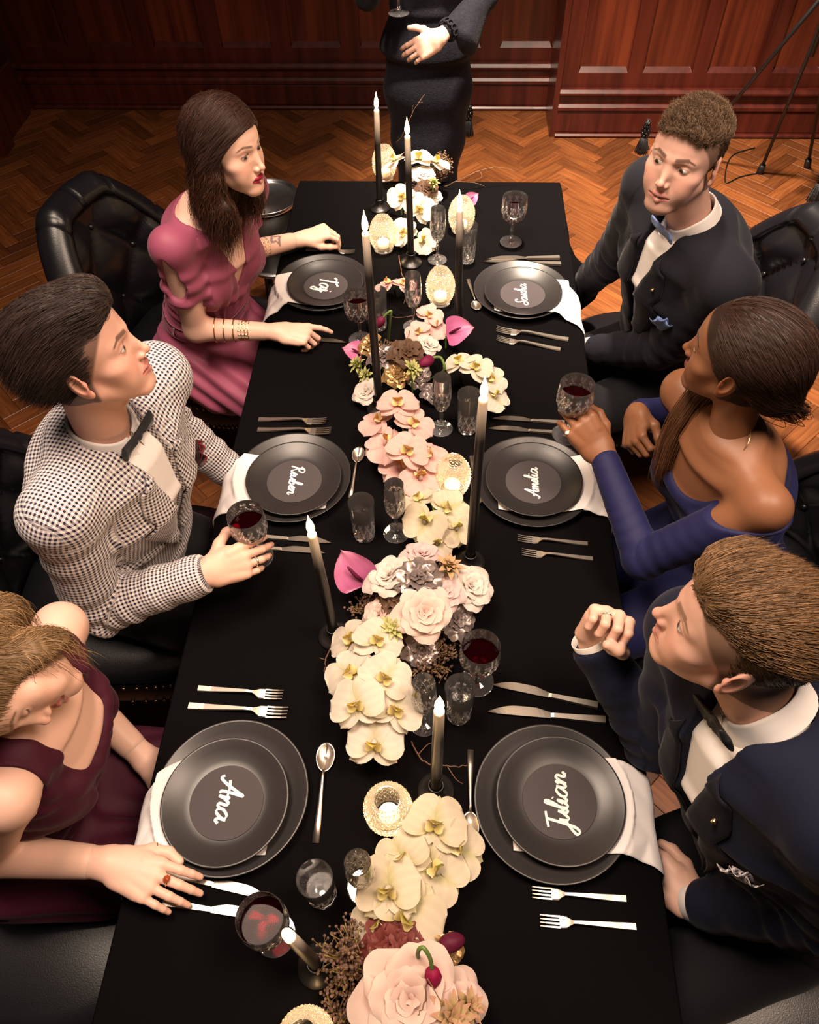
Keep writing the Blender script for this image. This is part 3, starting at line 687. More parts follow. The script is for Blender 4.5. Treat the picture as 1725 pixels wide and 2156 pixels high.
GP = {k: glassobj(k) for k in ('goblet', 'flute', 'tumbler')}; GU = {k: False for k in GP}
def glassware(kind, foot=None, loc=None, label='', tilt=None, rim=None, rose=False, s=1.0):
    o = copy_tree(GP[kind]) if GU[kind] else GP[kind]; GU[kind] = True
    p = np.array(loc) if loc is not None else at(*foot, TZ); o.location = tuple(p+np.array([0, 0, .0008 if loc is None else 0])); o.scale = (s, s, s); o.rotation_euler = (0, 0, RS.uniform(0, 3))
    if tilt is not None: o.rotation_euler = (tilt[0], tilt[1], 0)
    if rose:
        for ch in o.children:
            if ch.name.startswith('wine'): ch.data = ch.data.copy(); ch.data.materials[0] = mrose
    tag(o, label, 'glass', {'goblet': 'cut crystal wine glasses', 'flute': 'cut crystal flutes', 'tumbler': 'cut crystal water glasses'}[kind]); return o
glassware('goblet', (1076, 510), label='cut crystal glass of wine standing alone at the far end of the table', s=1.03)
glassware('goblet', (760, 715), label='cut crystal glass of red wine left of the tall candle, beside the far left plate', s=1.0)
glassware('goblet', (1004, 1435), label='cut crystal glass of wine behind the short candle, right of the dried flowers', s=1.0)
glassware('goblet', (580, 1968), label='cut crystal glass of red wine behind the nearest candle flame', s=1.0)
GR = at(523, 1108, .93); glassware('goblet', loc=(GR[0], GR[1], .93-.11), label='cut crystal glass of red wine held by the man in the gingham jacket', s=1.0)
GA = at(1214, 832, 1.03); glassware('goblet', loc=(GA[0]-.004, GA[1]-.01, 1.03-.11), label='cut crystal glass of red wine held up by the woman in the blue dress', s=1.0)
for f, lb in [((921, 548), 'empty crystal flute in front of the white orchids at the far end'), ((871, 688), 'empty crystal flute beside the far pink orchid spray'), ((929, 903), 'empty crystal flute right of the pink orchids'),
              ((835, 1123), 'empty crystal flute left of the pale yellow orchids'), ((893, 1520), 'empty crystal flute right of the large white orchid spray'), ((768, 1868), 'empty crystal flute left of the front orchid spray')]:
    glassware('flute', f, label=lb)
for f, lb in [((983, 550), 'crystal water glass behind the tall candle at the far end'), ((797, 690), 'crystal water glass half hidden by the tall candle near the far left plate'), ((984, 905), 'crystal water glass left of the tall candle on the right side'),
              ((768, 1128), 'crystal water glass right of the plate of the man in gingham'), ((965, 1505), 'crystal water glass right of the short candle'), ((680, 1884), 'crystal water glass seen from above at the lower left')]:
    glassware('tumbler', f, label=lb)

# ---------------- candles
mhold = M('black_iron', (.010, .009, .009), rough=.34, spec=.6)
hdV, hdF = lathe([(.001, 0), (.032, 0), (.034, .002), (.033, .005), (.026, .008), (.016, .016), (.0135, .022), (.0135, .034), (.0145, .036), (.0125, .037), (.0108, .034), (.0108, .026), (.001, .026)], 40)
fmV, fmF = lathe(catmull([(.0003, 0), (.0038, .005), (.0055, .012), (.0042, .022), (.0016, .032), (.0002, .040)], 4), 14)
def point(p, w, parent=None, rad=.012, col=(1, .60, .26)):
    l = bpy.data.lights.new('candle_light', 'POINT'); l.energy = w; l.color = col; l.shadow_soft_size = rad
    o = bpy.data.objects.new('candle_light', l); COL.objects.link(o); o.location = p
    if parent: o.parent = parent
    return o
hdd = None
def candle(base, top, label):
    global hdd
    b = at(*base, TZ+.012)
    zz = min(np.arange(.9, 1.45, .004), key=lambda z: (pix((b[0], b[1], z))[1]-top[1])**2+.3*(pix((b[0], b[1], z))[0]-top[0])**2)
    r = empty('candle_holder', (b[0], b[1], TZ+.0008)); tag(r, 'black iron holder under the '+label.split(',')[0].replace('lit ', '').replace('tall black ', '').replace('leaning black ', '').replace('black ', ''), 'candle holder', 'black candle holders')
    if hdd is None: hdd = mk('holder', hdV, hdF, mhold, r).data
    else: link('holder', hdd, None, r)
    c = empty('taper_candle', (b[0], b[1], TZ+.0278)); tag(c, label, 'candle', 'black taper candles'); h = zz-TZ-.0278
    # lean so that the top meets the photograph
    d = at(*top, zz)-np.array([b[0], b[1], zz]); c.rotation_euler = (-d[1]/h, d[0]/h, 0)
    zs = np.concatenate([np.linspace(0, h-.13, 10), np.linspace(h-.12, h, 30)]); prof = [(.001, 0)]+[(.0103-.0022*(z/h)**2, z) for z in zs]+[(.0070, h+.002), (.0045, h-.0006), (.001, h-.001)]
    V, F = lathe(prof, 18); t = np.clip((V[:, 2]-(h-.105))/.085, 0, 1)**1.5; cols = np.array([.010, .009, .009])+t[:, None]*np.array([.80, .72, .62])  # wax colour runs from black to cream over the upper part
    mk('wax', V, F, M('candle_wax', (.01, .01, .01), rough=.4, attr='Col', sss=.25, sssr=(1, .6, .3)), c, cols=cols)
    MB().tube([(0, 0, h-.002), (.0005, 0, h+.006), (.0012, 0, h+.010)], .0008, 5).build('wick', mblk, c)
    fo = mk('flame', fmV*np.array([1.3, 1.3, 1.25]), fmF, flame_mat(), c, (0, 0, h+.0035)); point((0, 0, h+.02), .75, c)
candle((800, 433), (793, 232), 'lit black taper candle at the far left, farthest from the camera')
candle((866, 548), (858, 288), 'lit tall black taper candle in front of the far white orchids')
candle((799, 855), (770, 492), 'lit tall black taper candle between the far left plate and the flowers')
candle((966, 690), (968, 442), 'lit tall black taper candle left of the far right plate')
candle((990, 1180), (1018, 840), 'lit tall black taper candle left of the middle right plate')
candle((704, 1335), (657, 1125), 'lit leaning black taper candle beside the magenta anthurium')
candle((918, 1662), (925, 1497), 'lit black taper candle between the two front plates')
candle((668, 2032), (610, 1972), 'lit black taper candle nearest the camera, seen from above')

# ---------------- glass votive lamps
mvot = glass('votive_glass', (.93, .92, .90), gloss=1.3, frost=.20, rough=.06, frostcol=(.97, .93, .86), transl=.72)
def votive_proto():
    r = empty('votive_lamp'); n = 96
    def mod(th, i, z, rr):
        return .0034*(np.abs(np.sin(12*th+z*330))*np.abs(np.sin(12*th-z*330)))**.8*(1 if .012 < z < .106 else 0)
    out = dens([(.020, .0), (.030, .001), (.031, .005), (.026, .010), (.034, .020), (.0385, .034), (.0395, .046), (.0375, .050)], .0016)
    V, F = lathe(out, n, mod, closed=False); mk('glass_cup', V, F, mvot, r, smooth=False)
    out = dens([(.0385, .0505), (.0405, .056), (.0395, .070), (.035, .086), (.029, .098), (.0245, .104), (.0235, .110), (.0215, .1105), (.0215, .104), (.027, .095), (.033, .083), (.037, .068)], .0018)
    V, F = lathe(out, n, mod, closed=False); mk('glass_dome', V, F, mvot, r, smooth=False)
    t = mk('tealight', *lathe([(.001, .012), (.0185, .012), (.019, .013), (.019, .028), (.0183, .028), (.018, .0255), (.001, .025)], 24), M('tealight_wax', (.85, .80, .68), rough=.5, sss=.4, sssr=(1, .7, .4)), r)
    f = mk('flame', fmV*np.array([.8, .8, .55]), fmF, flame_mat(), t, (0, 0, .027)); point((0, 0, .052), .16, t, .009)
    return r
vp = votive_proto(); vu = False
for (px, py), lb in [((811, 375), 'glowing diamond-cut glass votive at the far end behind the farthest candle'), ((808, 525), 'glowing diamond-cut glass votive left of the far white orchids'), ((971, 485), 'glowing diamond-cut glass votive right of the far white orchids'),
                     ((927, 636), 'glowing diamond-cut glass votive left of the far right plate'), ((952, 1034), 'glowing diamond-cut glass votive beside the pink orchids'), ((820, 1722), 'glowing diamond-cut glass votive open at the top, between the two front plates'),
                     ((655, 2192), 'glowing glass votive cut off by the bottom edge')]:
    o = copy_tree(vp) if vu else vp; vu = True; p = at(px, py, TZ); o.location = (p[0], p[1], TZ+.0008); tag(o, lb, 'votive', 'glass votive lamps')
# ================================================================ flowers
def petmat(name, rough=.55, transl=.35):
    if name in MATS: return MATS[name]
    m, nt, out = nodes(name); N = nt.nodes; L = nt.links
    a = N.new('ShaderNodeAttribute'); a.attribute_name = 'Col'
    b = N.new('ShaderNodeBsdfPrincipled'); setin(b, 'Roughness', rough); setin(b, 'Specular IOR Level', .25); L.new(a.outputs['Color'], b.inputs['Base Color'])
    t = N.new('ShaderNodeBsdfTranslucent'); L.new(a.outputs['Color'], t.inputs[0])
    mx = N.new('ShaderNodeMixShader'); mx.inputs[0].default_value = transl; L.new(b.outputs[0], mx.inputs[1]); L.new(t.outputs[0], mx.inputs[2]); L.new(mx.outputs[0], out.inputs[0])
    MATS[name] = m; return m
mpet = petmat('petal'); mstem = M('green_stem', (.10, .17, .035), rough=.5); mtwig = M('brown_twig', (.10, .048, .026), rough=.7, col2=(.17, .09, .05), nscale=60)
def petal(L, Wd, cup, curl, base, mid, tipc, ruff=0.0, wpow=(.55, .55), veins=0.0, nu=11, nv=9, seed=0, rnd=False):
    """petal along +y from the origin, facing +z"""
    r = np.random.RandomState(seed); ph = r.uniform(0, 6, 3)
    u, v = np.meshgrid(np.linspace(0, 1, nu), np.linspace(-1, 1, nv), indexing='ij')
    w = Wd*np.clip(u**wpow[0]*(1-u)**wpow[1]*2.0, .0, 2)+.0012
    x = w*v; y = L*(u-.06*v*v*u); z = cup*L*(u*(1-u)*1.4)+curl*L*u*u+cup*.9*w*(v*v)+ruff*L*np.sin(v*5+ph[0])*u*u+ruff*L*.6*np.sin(u*9+ph[1])*np.abs(v)
    if rnd:
        w = Wd*1.02*(u**.55)*(1-.22*u**5)+.001; x = w*v; y = L*(u-.34*v*v*u*u); z = cup*L*(u*(1-u)*1.4)+curl*L*u**4+cup*1.0*w*(v*v)+ruff*L*(np.sin(v*4+ph[0])+.5*np.sin(v*9+ph[1]))*u**3
    V = np.stack([x, y, z], -1).reshape(-1, 3); F = [(i*nv+j, (i+1)*nv+j, (i+1)*nv+j+1, i*nv+j+1)[::-1] for i in range(nu-1) for j in range(nv-1)]
    base, mid, tipc = map(np.array, (base, mid, tipc)); uu = u.reshape(-1, 1)
    c = np.where(uu < .35, base+(mid-base)*uu/.35, mid+(tipc-mid)*((uu-.35)/.65)**2.5)
    if veins: c = c*(1-veins*(.5+.5*np.sin(v.reshape(-1, 1)*16))*(1-.5*uu))
    return V, F, c
def mdata(name, V, F, c, mat):
    o = mk(name, V, F, mat, cols=c); d = o.data; bpy.data.objects.remove(o); return d
def pobj(name, data, parent, R, loc, s=1.0):
    o = bpy.data.objects.new(name, data); COL.objects.link(o); o.parent = parent
    m = np.eye(4); m[:3, :3] = R*s; m[:3, 3] = loc; o.matrix_local = Matrix(m.tolist()); return o
# ---- orchids
OR = {}
def orchid_data(kind):
    if kind == 'white': b, m_, t, yel = (.54, .50, .27), (.70, .63, .54), (.68, .62, .50), (.62, .46, .04)
    elif kind == 'cream': b, m_, t, yel = (.48, .46, .19), (.70, .61, .47), (.62, .57, .36), (.46, .40, .08)
    else: b, m_, t, yel = (.74, .40, .36), (.76, .50, .46), (.50, .34, .28), (.62, .22, .05)
    d = {}
    d['petal'] = mdata('petal', *petal(.050, .0330, .16, -.10, b, m_, m_, .02, (.45, .42), .11, 12, 17, 1), mpet)
    d['sepal'] = mdata('sepal', *petal(.048, .0190, .14, -.12, b, m_, t, .015, (.5, .5), .11, 11, 13, 2), mpet)
    B = MB()
    V, F, c = petal(.020, .0075, .5, .35, yel, yel, (.75, .62, .25), .05, (.5, .5), 0, 7, 7, 3); B.add(V@rx(.9).T@np.diag([1, -1, 1])+[0, -.004, .004], [f[::-1] for f in F], c)
    for s in (-1, 1):
        V, F, c = petal(.015, .0065, .6, .4, yel, (.72, .60, .24), (.8, .72, .5), .03, (.5, .5), 0, 6, 5, 4); B.add(V@rz(s*1.1).T@rx(.9).T+[s*.003, -.004, .006], F, c)
    B.tube([(0, 0, 0), (0, -.001, .006), (0, -.005, .011)], [.004, .0038, .003], 8, c=np.array(m_)*.95)
    d['bloom'] = mdata('bloom', np.concatenate(B.V)*1.3, B.F, np.concatenate(B.C), mpet)
    OR[kind] = d
for k in ('white', 'cream', 'pink'): orchid_data(k)
def bloom(spray, kind, P, Nn, up, s=1.0):
    d = OR[kind]; R = basis(np.cross(np.cross(Nn, up), Nn), Nn)        # columns x, y(up), z(normal)
    b = pobj('bloom', d['bloom'], spray, R, P, s)
    for ang, kd, zz in ((0, 'sepal', -.001), (2.25, 'sepal', -.0015), (-2.25, 'sepal', -.002), (1.27, 'petal', .0015), (-1.27, 'petal', .002)):
        q = pobj(kd, d[kd], b, rz(ang+RS.uniform(-.09, .09))@rx(RS.uniform(-.06, .10)), (0, 0, zz), RS.uniform(.94, 1.05))
def spray(kind, blooms, stem, label, s=1.0):
    base = at(*stem[0]); r = empty('orchid_spray', (base[0], base[1], TZ)); tag(r, label, 'flowers', 'orchid sprays'); o0 = np.array([base[0], base[1], TZ])
    P = [at(*q)-o0 for q in stem]; MB().tube(catmull(P, 6), .0022, 6).build('stem', mstem, r)
    for px, py, z, nx, ny, ux, uy, sc in blooms:
        bloom(r, kind, at(px, py, z)-o0, nrm((nx, ny, 1.0)), nrm((ux, uy, .15)), sc*s)
spray('white', [(845, 415, .86, -.1, -.5, -.5, .8, 1.0), (885, 440, .84, .1, -.6, .3, .8, 1.05), (848, 490, .80, -.3, -.6, -.5, .5, 1.0), (893, 510, .79, .2, -.7, .6, -.5, .9)], [(870, 440, .752), (868, 460, .80), (880, 500, .78), (900, 520, .753)], 'white orchid spray around the second tall candle at the far end')
spray('white', [(830, 340, .83, -.5, .1, -.7, .5, .9), (882, 335, .88, .0, .0, .0, .9, 1.0), (920, 345, .86, .3, .2, .5, .6, 1.0)], [(860, 360, .752), (880, 350, .85), (915, 350, .84), (930, 352, .753)], 'white orchid spray at the very far end behind the dried roses')
spray('white', [(968, 765, .84, -.3, .2, -.2, .9, .95), (1003, 775, .85, .1, -.1, .5, .7, .95), (1035, 800, .83, .4, -.2, .9, .3, .9), (1042, 838, .81, .5, -.3, .8, -.5, .85)], [(960, 750, .752), (985, 770, .83), (1030, 800, .82), (1045, 850, .78), (1048, 862, .753)], 'white orchid spray arching right behind the tall candle on the right')
spray('pink', [(815, 600, .80, -.4, .3, -.7, .5, .8), (850, 600, .81, .2, .1, .5, .6, .75)], [(830, 610, .752), (840, 600, .79), (858, 606, .753)], 'small pink orchid spray beside the far flutes')
spray('pink', [(838, 852, .86, .0, .1, .0, 1, 1.08), (872, 895, .85, .3, 0, .6, .7, 1.08), (795, 890, .82, -.4, .1, -.9, .3, 1.0), (812, 938, .82, -.2, -.1, -.8, -.3, 1.12), (858, 950, .86, .2, -.1, .3, .9, 1.12), (905, 965, .83, .4, .1, .9, .2, 1.05), (842, 985, .80, -.2, -.4, -.6, -.5, 1.05), (885, 1010, .82, .2, -.4, .3, -.8, 1.05)],
      [(840, 850, .752), (845, 880, .83), (855, 940, .84), (870, 990, .81), (880, 1020, .753)], 'large pink orchid spray in the middle of the table')
spray('pink', [(905, 665, .82, .2, -.2, .6, .6, .8), (880, 700, .81, -.2, -.2, -.5, .5, .8), (918, 690, .80, .5, -.2, .8, -.2, .8)], [(890, 660, .752), (897, 672, .80), (905, 690, .79), (910, 705, .753)], 'pink orchid spray beside the black candle base at the far right plate')
spray('cream', [(880, 1052, .81, -.3, .2, -.6, .8, .85), (945, 1070, .83, .3, -.3, .8, .3, 1.0), (895, 1100, .83, -.2, -.6, -.4, -.8, 1.05), (960, 1115, .81, .4, -.5, .4, -.8, .9), (920, 1145, .80, 0, -.7, -.2, -.9, .8)], [(905, 1050, .752), (915, 1080, .81), (930, 1120, .80), (935, 1150, .753)], 'pale cream orchid spray between the flute and the candle')
spray('white', [(740, 1348, .82, -.4, .2, -.5, .9, .98), (795, 1350, .85, .2, .1, .3, .9, 1.02), (738, 1418, .84, -.4, 0, -.8, .5, 1.08), (812, 1428, .86, .2, 0, .5, .9, 1.08), (752, 1482, .86, -.2, -.1, -.2, .9, 1.1), (832, 1492, .85, .3, -.1, .3, .9, 1.08), (789, 1562, .83, 0, -.2, .05, .9, 1.12)],
      [(770, 1330, .752), (775, 1360, .83), (785, 1440, .84), (795, 1520, .82), (790, 1570, .79), (790, 1600, .753)], 'large white orchid spray of seven blooms beside the flute')
spray('cream', [(915, 1738, .83, .1, .2, .2, 1, 1.15), (965, 1788, .81, .5, -.2, .9, -.3, 1.05), (850, 1808, .83, -.4, .1, -.5, .7, 1.05), (920, 1838, .82, .3, -.2, .7, -.5, 1.1), (820, 1870, .84, -.2, 0, -.1, .9, 1.15), (860, 1925, .83, .1, -.2, .6, .6, 1.2), (800, 1940, .81, -.4, -.1, -.6, .5, 1.05)],
      [(940, 1740, .752), (930, 1770, .81), (890, 1840, .81), (850, 1900, .80), (820, 1950, .753)], 'cream orchid spray at the front, between the lower plates')
# ---- roses
ROD = {}
ROSE = {'white': ((.62, .50, .36), (.72, .64, .57), (.70, .63, .59), 0), 'blush': ((.66, .36, .30), (.72, .50, .44), (.72, .58, .52), 0), 'lilac': ((.52, .28, .29), (.66, .46, .46), (.66, .52, .50), 0),
        'brown': ((.045, .022, .014), (.085, .042, .026), (.14, .08, .05), 1), 'silver': ((.06, .045, .042), (.15, .12, .115), (.30, .25, .24), 1), 'gold': ((.10, .055, .02), (.26, .15, .06), (.5, .32, .14), 1), 'wine': ((.05, .008, .010), (.12, .018, .02), (.22, .06, .05), 1)}
mmet = M('gilded_petal', (.5, .4, .3), rough=.35, metal=.6, attr='Col')
for k, (b, m_, t, dry) in ROSE.items():
    ROD[k] = [mdata('petal', *petal(.034, .0235, .42, -.22 if not dry else -.30, b, m_, t, .05 if not dry else .16, (.5, .32), 0, 10, 11, sd, True), mmet if k in ('silver', 'gold') else mpet) for sd in (11, 12, 13)]
def rose(kind, px, py, z, nx, ny, s, label, openn=1.0):
    P = at(px, py, z); g = np.array([P[0], P[1], TZ]); r = empty('rose', g); dry = ROSE[kind][3]
    tag(r, label, 'rose', 'roses of the centrepiece'); Rr = basis(np.cross((1, 0, 0), nrm((nx, ny, 1))), nrm((nx, ny, 1)))
    h = z-TZ; n = 24; ga = 2.39996; B = MB(); nn = nrm((nx, ny, 1))
    B.tube([(0, 0, .001), (0, 0, h*.5), np.array([0, 0, h])-nn*.02*s], .0025, 6).build('stem', mstem, r)
    for i in range(n):
        t = (i+.5)/n; rad = (.002+.0125*t**1.0)*s; op = (-.10+1.22*t**1.25)*openn; sc = (.42+.68*t**.7)*s
        a = i*ga; q = rz(a)@rx(PI/2-op)           # petal stands up when op is 0, lies flat when it is pi/2
        M_ = Rr@q; off = Rr@(rz(a)@np.array([0, rad, -.014*s-.010*t*s]))
        # petals face the flower axis: turn the sheet so that its hollow looks inwards
        M_ = M_@np.diag([1, 1, 1.0])
        pobj('petal', ROD[kind][i % 3], r, M_, np.array([0, 0, h])+off, sc*RS.uniform(.92, 1.08))
for a in [('white', 890, 365, .86, .1, -.2, 1.0, 'creamy white rose at the far end under the orchids'), ('brown', 900, 392, .85, .1, -.3, .85, 'dried brown rose at the far end'), ('silver', 872, 380, .83, -.3, -.2, .8, 'dried silver rose at the far end beside the candle'),
          ('white', 915, 412, .82, .3, -.3, .7, 'small white rose right of the dried roses at the far end'),
          ('brown', 858, 738, .87, .1, -.2, 1.05, 'dried chocolate brown rose in the far middle'), ('gold', 835, 785, .83, -.2, -.4, .9, 'gilded rose below the dried chocolate brown rose'), ('gold', 775, 722, .84, -.5, -.2, .8, 'gilded rose behind the tall candle, beside the red wine'),
          ('silver', 805, 745, .84, -.2, -.1, .9, 'silver sprayed rose right of the tall candle'), ('silver', 880, 785, .82, .2, -.4, .9, 'silver sprayed rose left of the empty flute'), ('white', 905, 722, .84, .4, 0, .85, 'white rose under the pink orchids in the far middle'),
          ('white', 768, 822, .80, -.4, -.3, .9, 'white rose left of the tall candle above the pink orchids'), ('silver', 915, 825, .79, .1, -.5, .7, 'silver sprayed rose behind the empty flute'),
          ('white', 815, 1207, .87, -.4, .1, 1.2, 'white rose beside the magenta anthurium'), ('lilac', 892, 1162, .84, .1, .3, 1.0, 'pale lilac rose under the cream orchids'), ('silver', 880, 1210, .89, 0, 0, 1.15, 'grey sprayed rose in the middle of the centrepiece'),
          ('brown', 838, 1252, .86, -.3, -.2, 1.05, 'dried brown rose left of the blush rose'), ('white', 998, 1232, .85, .5, -.1, 1.25, 'open white rose at the right of the centrepiece'), ('lilac', 940, 1243, .87, .3, 0, 1.05, 'lilac rose left of the open white rose'),
          ('blush', 895, 1290, .88, .1, -.3, 1.35, 'large blush rose in the middle of the centrepiece'), ('blush', 795, 1292, .83, -.5, -.1, .95, 'small blush rose above the large orchid spray'), ('silver', 965, 1300, .82, .4, -.2, 1.0, 'grey sprayed rose right of the blush rose'),
          ('brown', 850, 1350, .81, 0, -.5, .9, 'dried brown rose above the seeded foliage'), ('silver', 890, 1372, .81, .2, -.5, .8, 'grey sprayed rose above the empty flute'), ('gold', 845, 1190, .85, -.1, .3, .8, 'gilded rose between the two pale roses'),
          ('wine', 825, 1995, .83, -.1, -.2, 1.1, 'dried burgundy rose under the front orchids'), ('wine', 870, 2012, .83, .3, -.2, .9, 'dried burgundy rose beside the drooping bud'), ('blush', 862, 2105, .88, 0, -.1, 1.75, 'large blush rose at the bottom of the picture'), ('blush', 965, 2105, .84, .5, .1, 1.2, 'half hidden blush rose right of the large blush rose'),
          ('gold', 950, 2000, .82, .5, 0, .6, 'crumpled gilded rose at the front right'), ('gold', 893, 1965, .82, .2, .2, .65, 'gilded rose bud below the front orchids')]:
    rose(*a)
# ---- anthuriums
ad = mdata('spathe', *petal(.085, .040, .30, .12, (.30, .06, .16), (.50, .14, .30), (.55, .22, .30), .03, (.28, .75), .12, 14, 13, 21), petmat('spathe_wax', .3, .15))
def anthurium(px, py, z, d, up, s, label):
    P = at(px, py, z); g = np.array([P[0], P[1], TZ]); r = empty('anthurium', g); tag(r, label, 'flower', 'pink anthuriums'); h = z-TZ
    MB().tube(catmull([(0, 0, .001), (0, 0, h*.6), (0, 0, h)], 4), .003, 6).build('stem', mstem, r)
    R = basis(nrm(d), up); pobj('spathe', ad, r, R, (0, 0, h), s)
    V, F = tube([(0, .012, .004), (0, .025, .016), (0, .042, .026), (0, .048, .028)], [.0042, .0042, .0034, .0018], 8); c = np.tile((.14, .012, .05), (len(V), 1))
    o = mk('spadix', V, F, mpet, None, cols=c); dd = o.data; bpy.data.objects.remove(o); pobj('spadix', dd, r, R, (0, 0, h), s)
anthurium(770, 1232, .82, (-.45, .55, .35), (-.3, -.6, .8), 1.05, 'magenta anthurium left of the white rose in the centrepiece')
anthurium(940, 705, .80, (1.0, .05, .25), (.1, -.5, 1), .95, 'pink anthurium curling right below the black candle base')
anthurium(765, 748, .80, (-.8, .1, .2), (0, -.4, 1), .7, 'small pink anthurium left of the gilded rose')
anthurium(845, 425, .80, (-.5, .4, .5), (-.5, -.6, .6), .6, 'small pink anthurium between the far candles')
anthurium(985, 425, .80, (.7, .3, .4), (.3, -.6, .8), .5, 'small pink anthurium behind the right far votive')
# ---- drooping buds
def bud(pts, s, label, colr=(.16, .012, .045)):
    P = [at(*p) for p in pts]; g = np.array([P[0][0], P[0][1], TZ]); r = empty('poppy_bud', g); tag(r, label, 'flower', 'drooping magenta buds')
    Q = catmull([p-g for p in P], 7); MB().tube(Q, .0032*s, 7).build('stem', mstem, r); e = Q[-1]; d = nrm(Q[-1]-Q[-4])
    V, F = lathe(catmull([(.001, -.002), (.009, .004), (.0125, .014), (.0110, .026), (.006, .034), (.001, .037)], 3), 14, lambda th, i, z, rr: .0006*np.cos(5*th)); V = V@basis((d[1], -d[0], .01), d).T*s+e
    mk('bud', V, F, mpet, r, cols=np.tile(colr, (len(V), 1))*RS.uniform(.8, 1.2, (len(V), 1)))
bud([(818, 720, .752), (822, 670, .86), (824, 655, .885), (815, 660, .88), (808, 668, .87)], 1.0, 'drooping dark magenta bud on a green stem beside the tall candle')
bud([(905, 800, .752), (935, 780, .84), (930, 755, .87), (918, 752, .87), (912, 754, .87)], 1.15, 'round magenta bud above the empty flute', (.20, .012, .06))
bud([(895, 2050, .752), (880, 2010, .90), (890, 1995, .93), (905, 2015, .92), (910, 2040, .90)], 1.0, 'drooping magenta bud hanging over the large blush rose', (.30, .01, .06))
bud([(935, 2040, .752), (920, 2015, .83), (915, 2000, .85), (920, 1995, .85), (925, 1993, .85)], 1.1, 'dark magenta bud left of the crumpled gilded rose', (.12, .01, .035))
# ---- blushing bride proteas
prd = {
    'green': mdata('bract', *petal(.030, .0055, .5, -.1, (.20, .26, .06), (.42, .46, .14), (.60, .55, .28), .02, (.4, .7), 0, 7, 5, 31), mpet),
    'blush': mdata('bract', *petal(.030, .0055, .5, -.1, (.26, .30, .07), (.52, .42, .20), (.62, .30, .22), .02, (.4, .7), 0, 7, 5, 32), mpet)}
def protea(kind, px, py, z, nx, ny, s, label):
    P = at(px, py, z); g = np.array([P[0], P[1], TZ]); r = empty('protea', g); tag(r, label, 'flower', 'spiky green proteas'); h = z-TZ
    MB().tube([(0, 0, .001), (0, 0, h)], .0028, 6).build('stem', mstem, r); Rr = basis(np.cross((1, 0, 0), nrm((nx, ny, 1))), nrm((nx, ny, 1)))
    for i in range(22):
        t = (i+.5)/22; a = i*2.39996; pobj('bract', prd[kind], r, Rr@rz(a)@rx(PI/2-.15-.85*t), np.array([0, 0, h])+Rr@(rz(a)@np.array([0, .0035*t, -.012*t]))*s, s*(.75+.35*t))
for a in [('green', 755, 768, .82, -.8, -.2, 1.0, 'spiky green protea left of the far tall candle'), ('green', 772, 790, .81, -.7, -.6, .9, 'lower spiky green protea left of the far tall candle'), ('green', 868, 778, .86, .5, -.4, 1.0, 'spiky green protea below the dried chocolate rose'),
          ('green', 912, 385, .87, .3, -.2, .8, 'spiky green protea at the far end'), ('blush', 945, 1195, .88, .3, .2, 1.15, 'pink tipped protea left of the open white rose'), ('green', 832, 1322, .85, -.2, -.4, 1.1, 'green protea bud above the orchid spray'),
          ('blush', 948, 2140, .87, .3, -.2, 1.3, 'pink tipped protea at the bottom edge'), ('blush', 985, 2120, .84, .6, 0, 1.0, 'smaller pink tipped protea at the bottom edge right of the other')]: protea(*a)
# ---- seeded foliage and twigs
mberry = M('seed_berry', (.10, .055, .040), rough=.6, col2=(.19, .11, .08), nscale=90); mseedstem = M('seed_stem', (.20, .13, .04), rough=.6)
sv, sf = lathe([(.0001, -1), (.87, -.5), (.87, .5), (.0001, 1)], 6)
def foliage(px, py, z, rad, hgt, n, label):
    P = at(px, py, z); g = np.array([P[0], P[1], TZ]); r = empty('seeded_foliage', g); tag(r, label, 'foliage', 'clumps of seeded foliage'); S, B = MB(), MB()
    for i in range(n):
        a = RS.uniform(0, 2*PI); q = rad*math.sqrt(RS.uniform(.02, 1)); e = np.array([q*math.cos(a), q*math.sin(a), hgt*(1-.55*(q/rad)**2)*RS.uniform(.6, 1.05)])
        m_ = e*np.array([.45, .45, .5])+RS.normal(0, .004, 3); Q = catmull([(RS.normal(0, .004), RS.normal(0, .004), .001), m_, e], 3); S.tube(Q, [.0012]*len(Q), 4)
        for k in range(7):
            t = RS.uniform(.45, 1.0); b = Q[min(len(Q)-1, int(t*len(Q)))]+RS.normal(0, .0055, 3); b[2] = max(b[2], .004); rr = RS.uniform(.0022, .0036); B.add(sv*rr+b, sf)
            if k % 2 == 0: S.tube([Q[min(len(Q)-1, int(t*len(Q)))], b], .0006, 3)
    S.build('stems', mseedstem, r); o = B.build('seeds', mberry, r); tag(o, kind='stuff')
for a in [(745, 2030, TZ, .058, .10, 90, 'dense brown seeded foliage at the front left of the large blush rose'), (900, 1395, TZ, .062, .065, 80, 'brown seeded foliage behind the empty flute in the lower middle'), (925, 385, TZ, .05, .11, 70, 'brown seeded foliage at the far end'),
          (770, 1285, TZ, .035, .05, 26, 'seeded sprig below the magenta anthurium'), (720, 2140, TZ, .04, .06, 30, 'yellowish seeded sprig at the bottom edge'), (815, 760, TZ, .05, .07, 40, 'seeded foliage under the sprayed roses in the far middle'), (900, 1230, TZ, .06, .07, 30, 'seeded foliage under the roses of the middle centrepiece')]: foliage(*a)
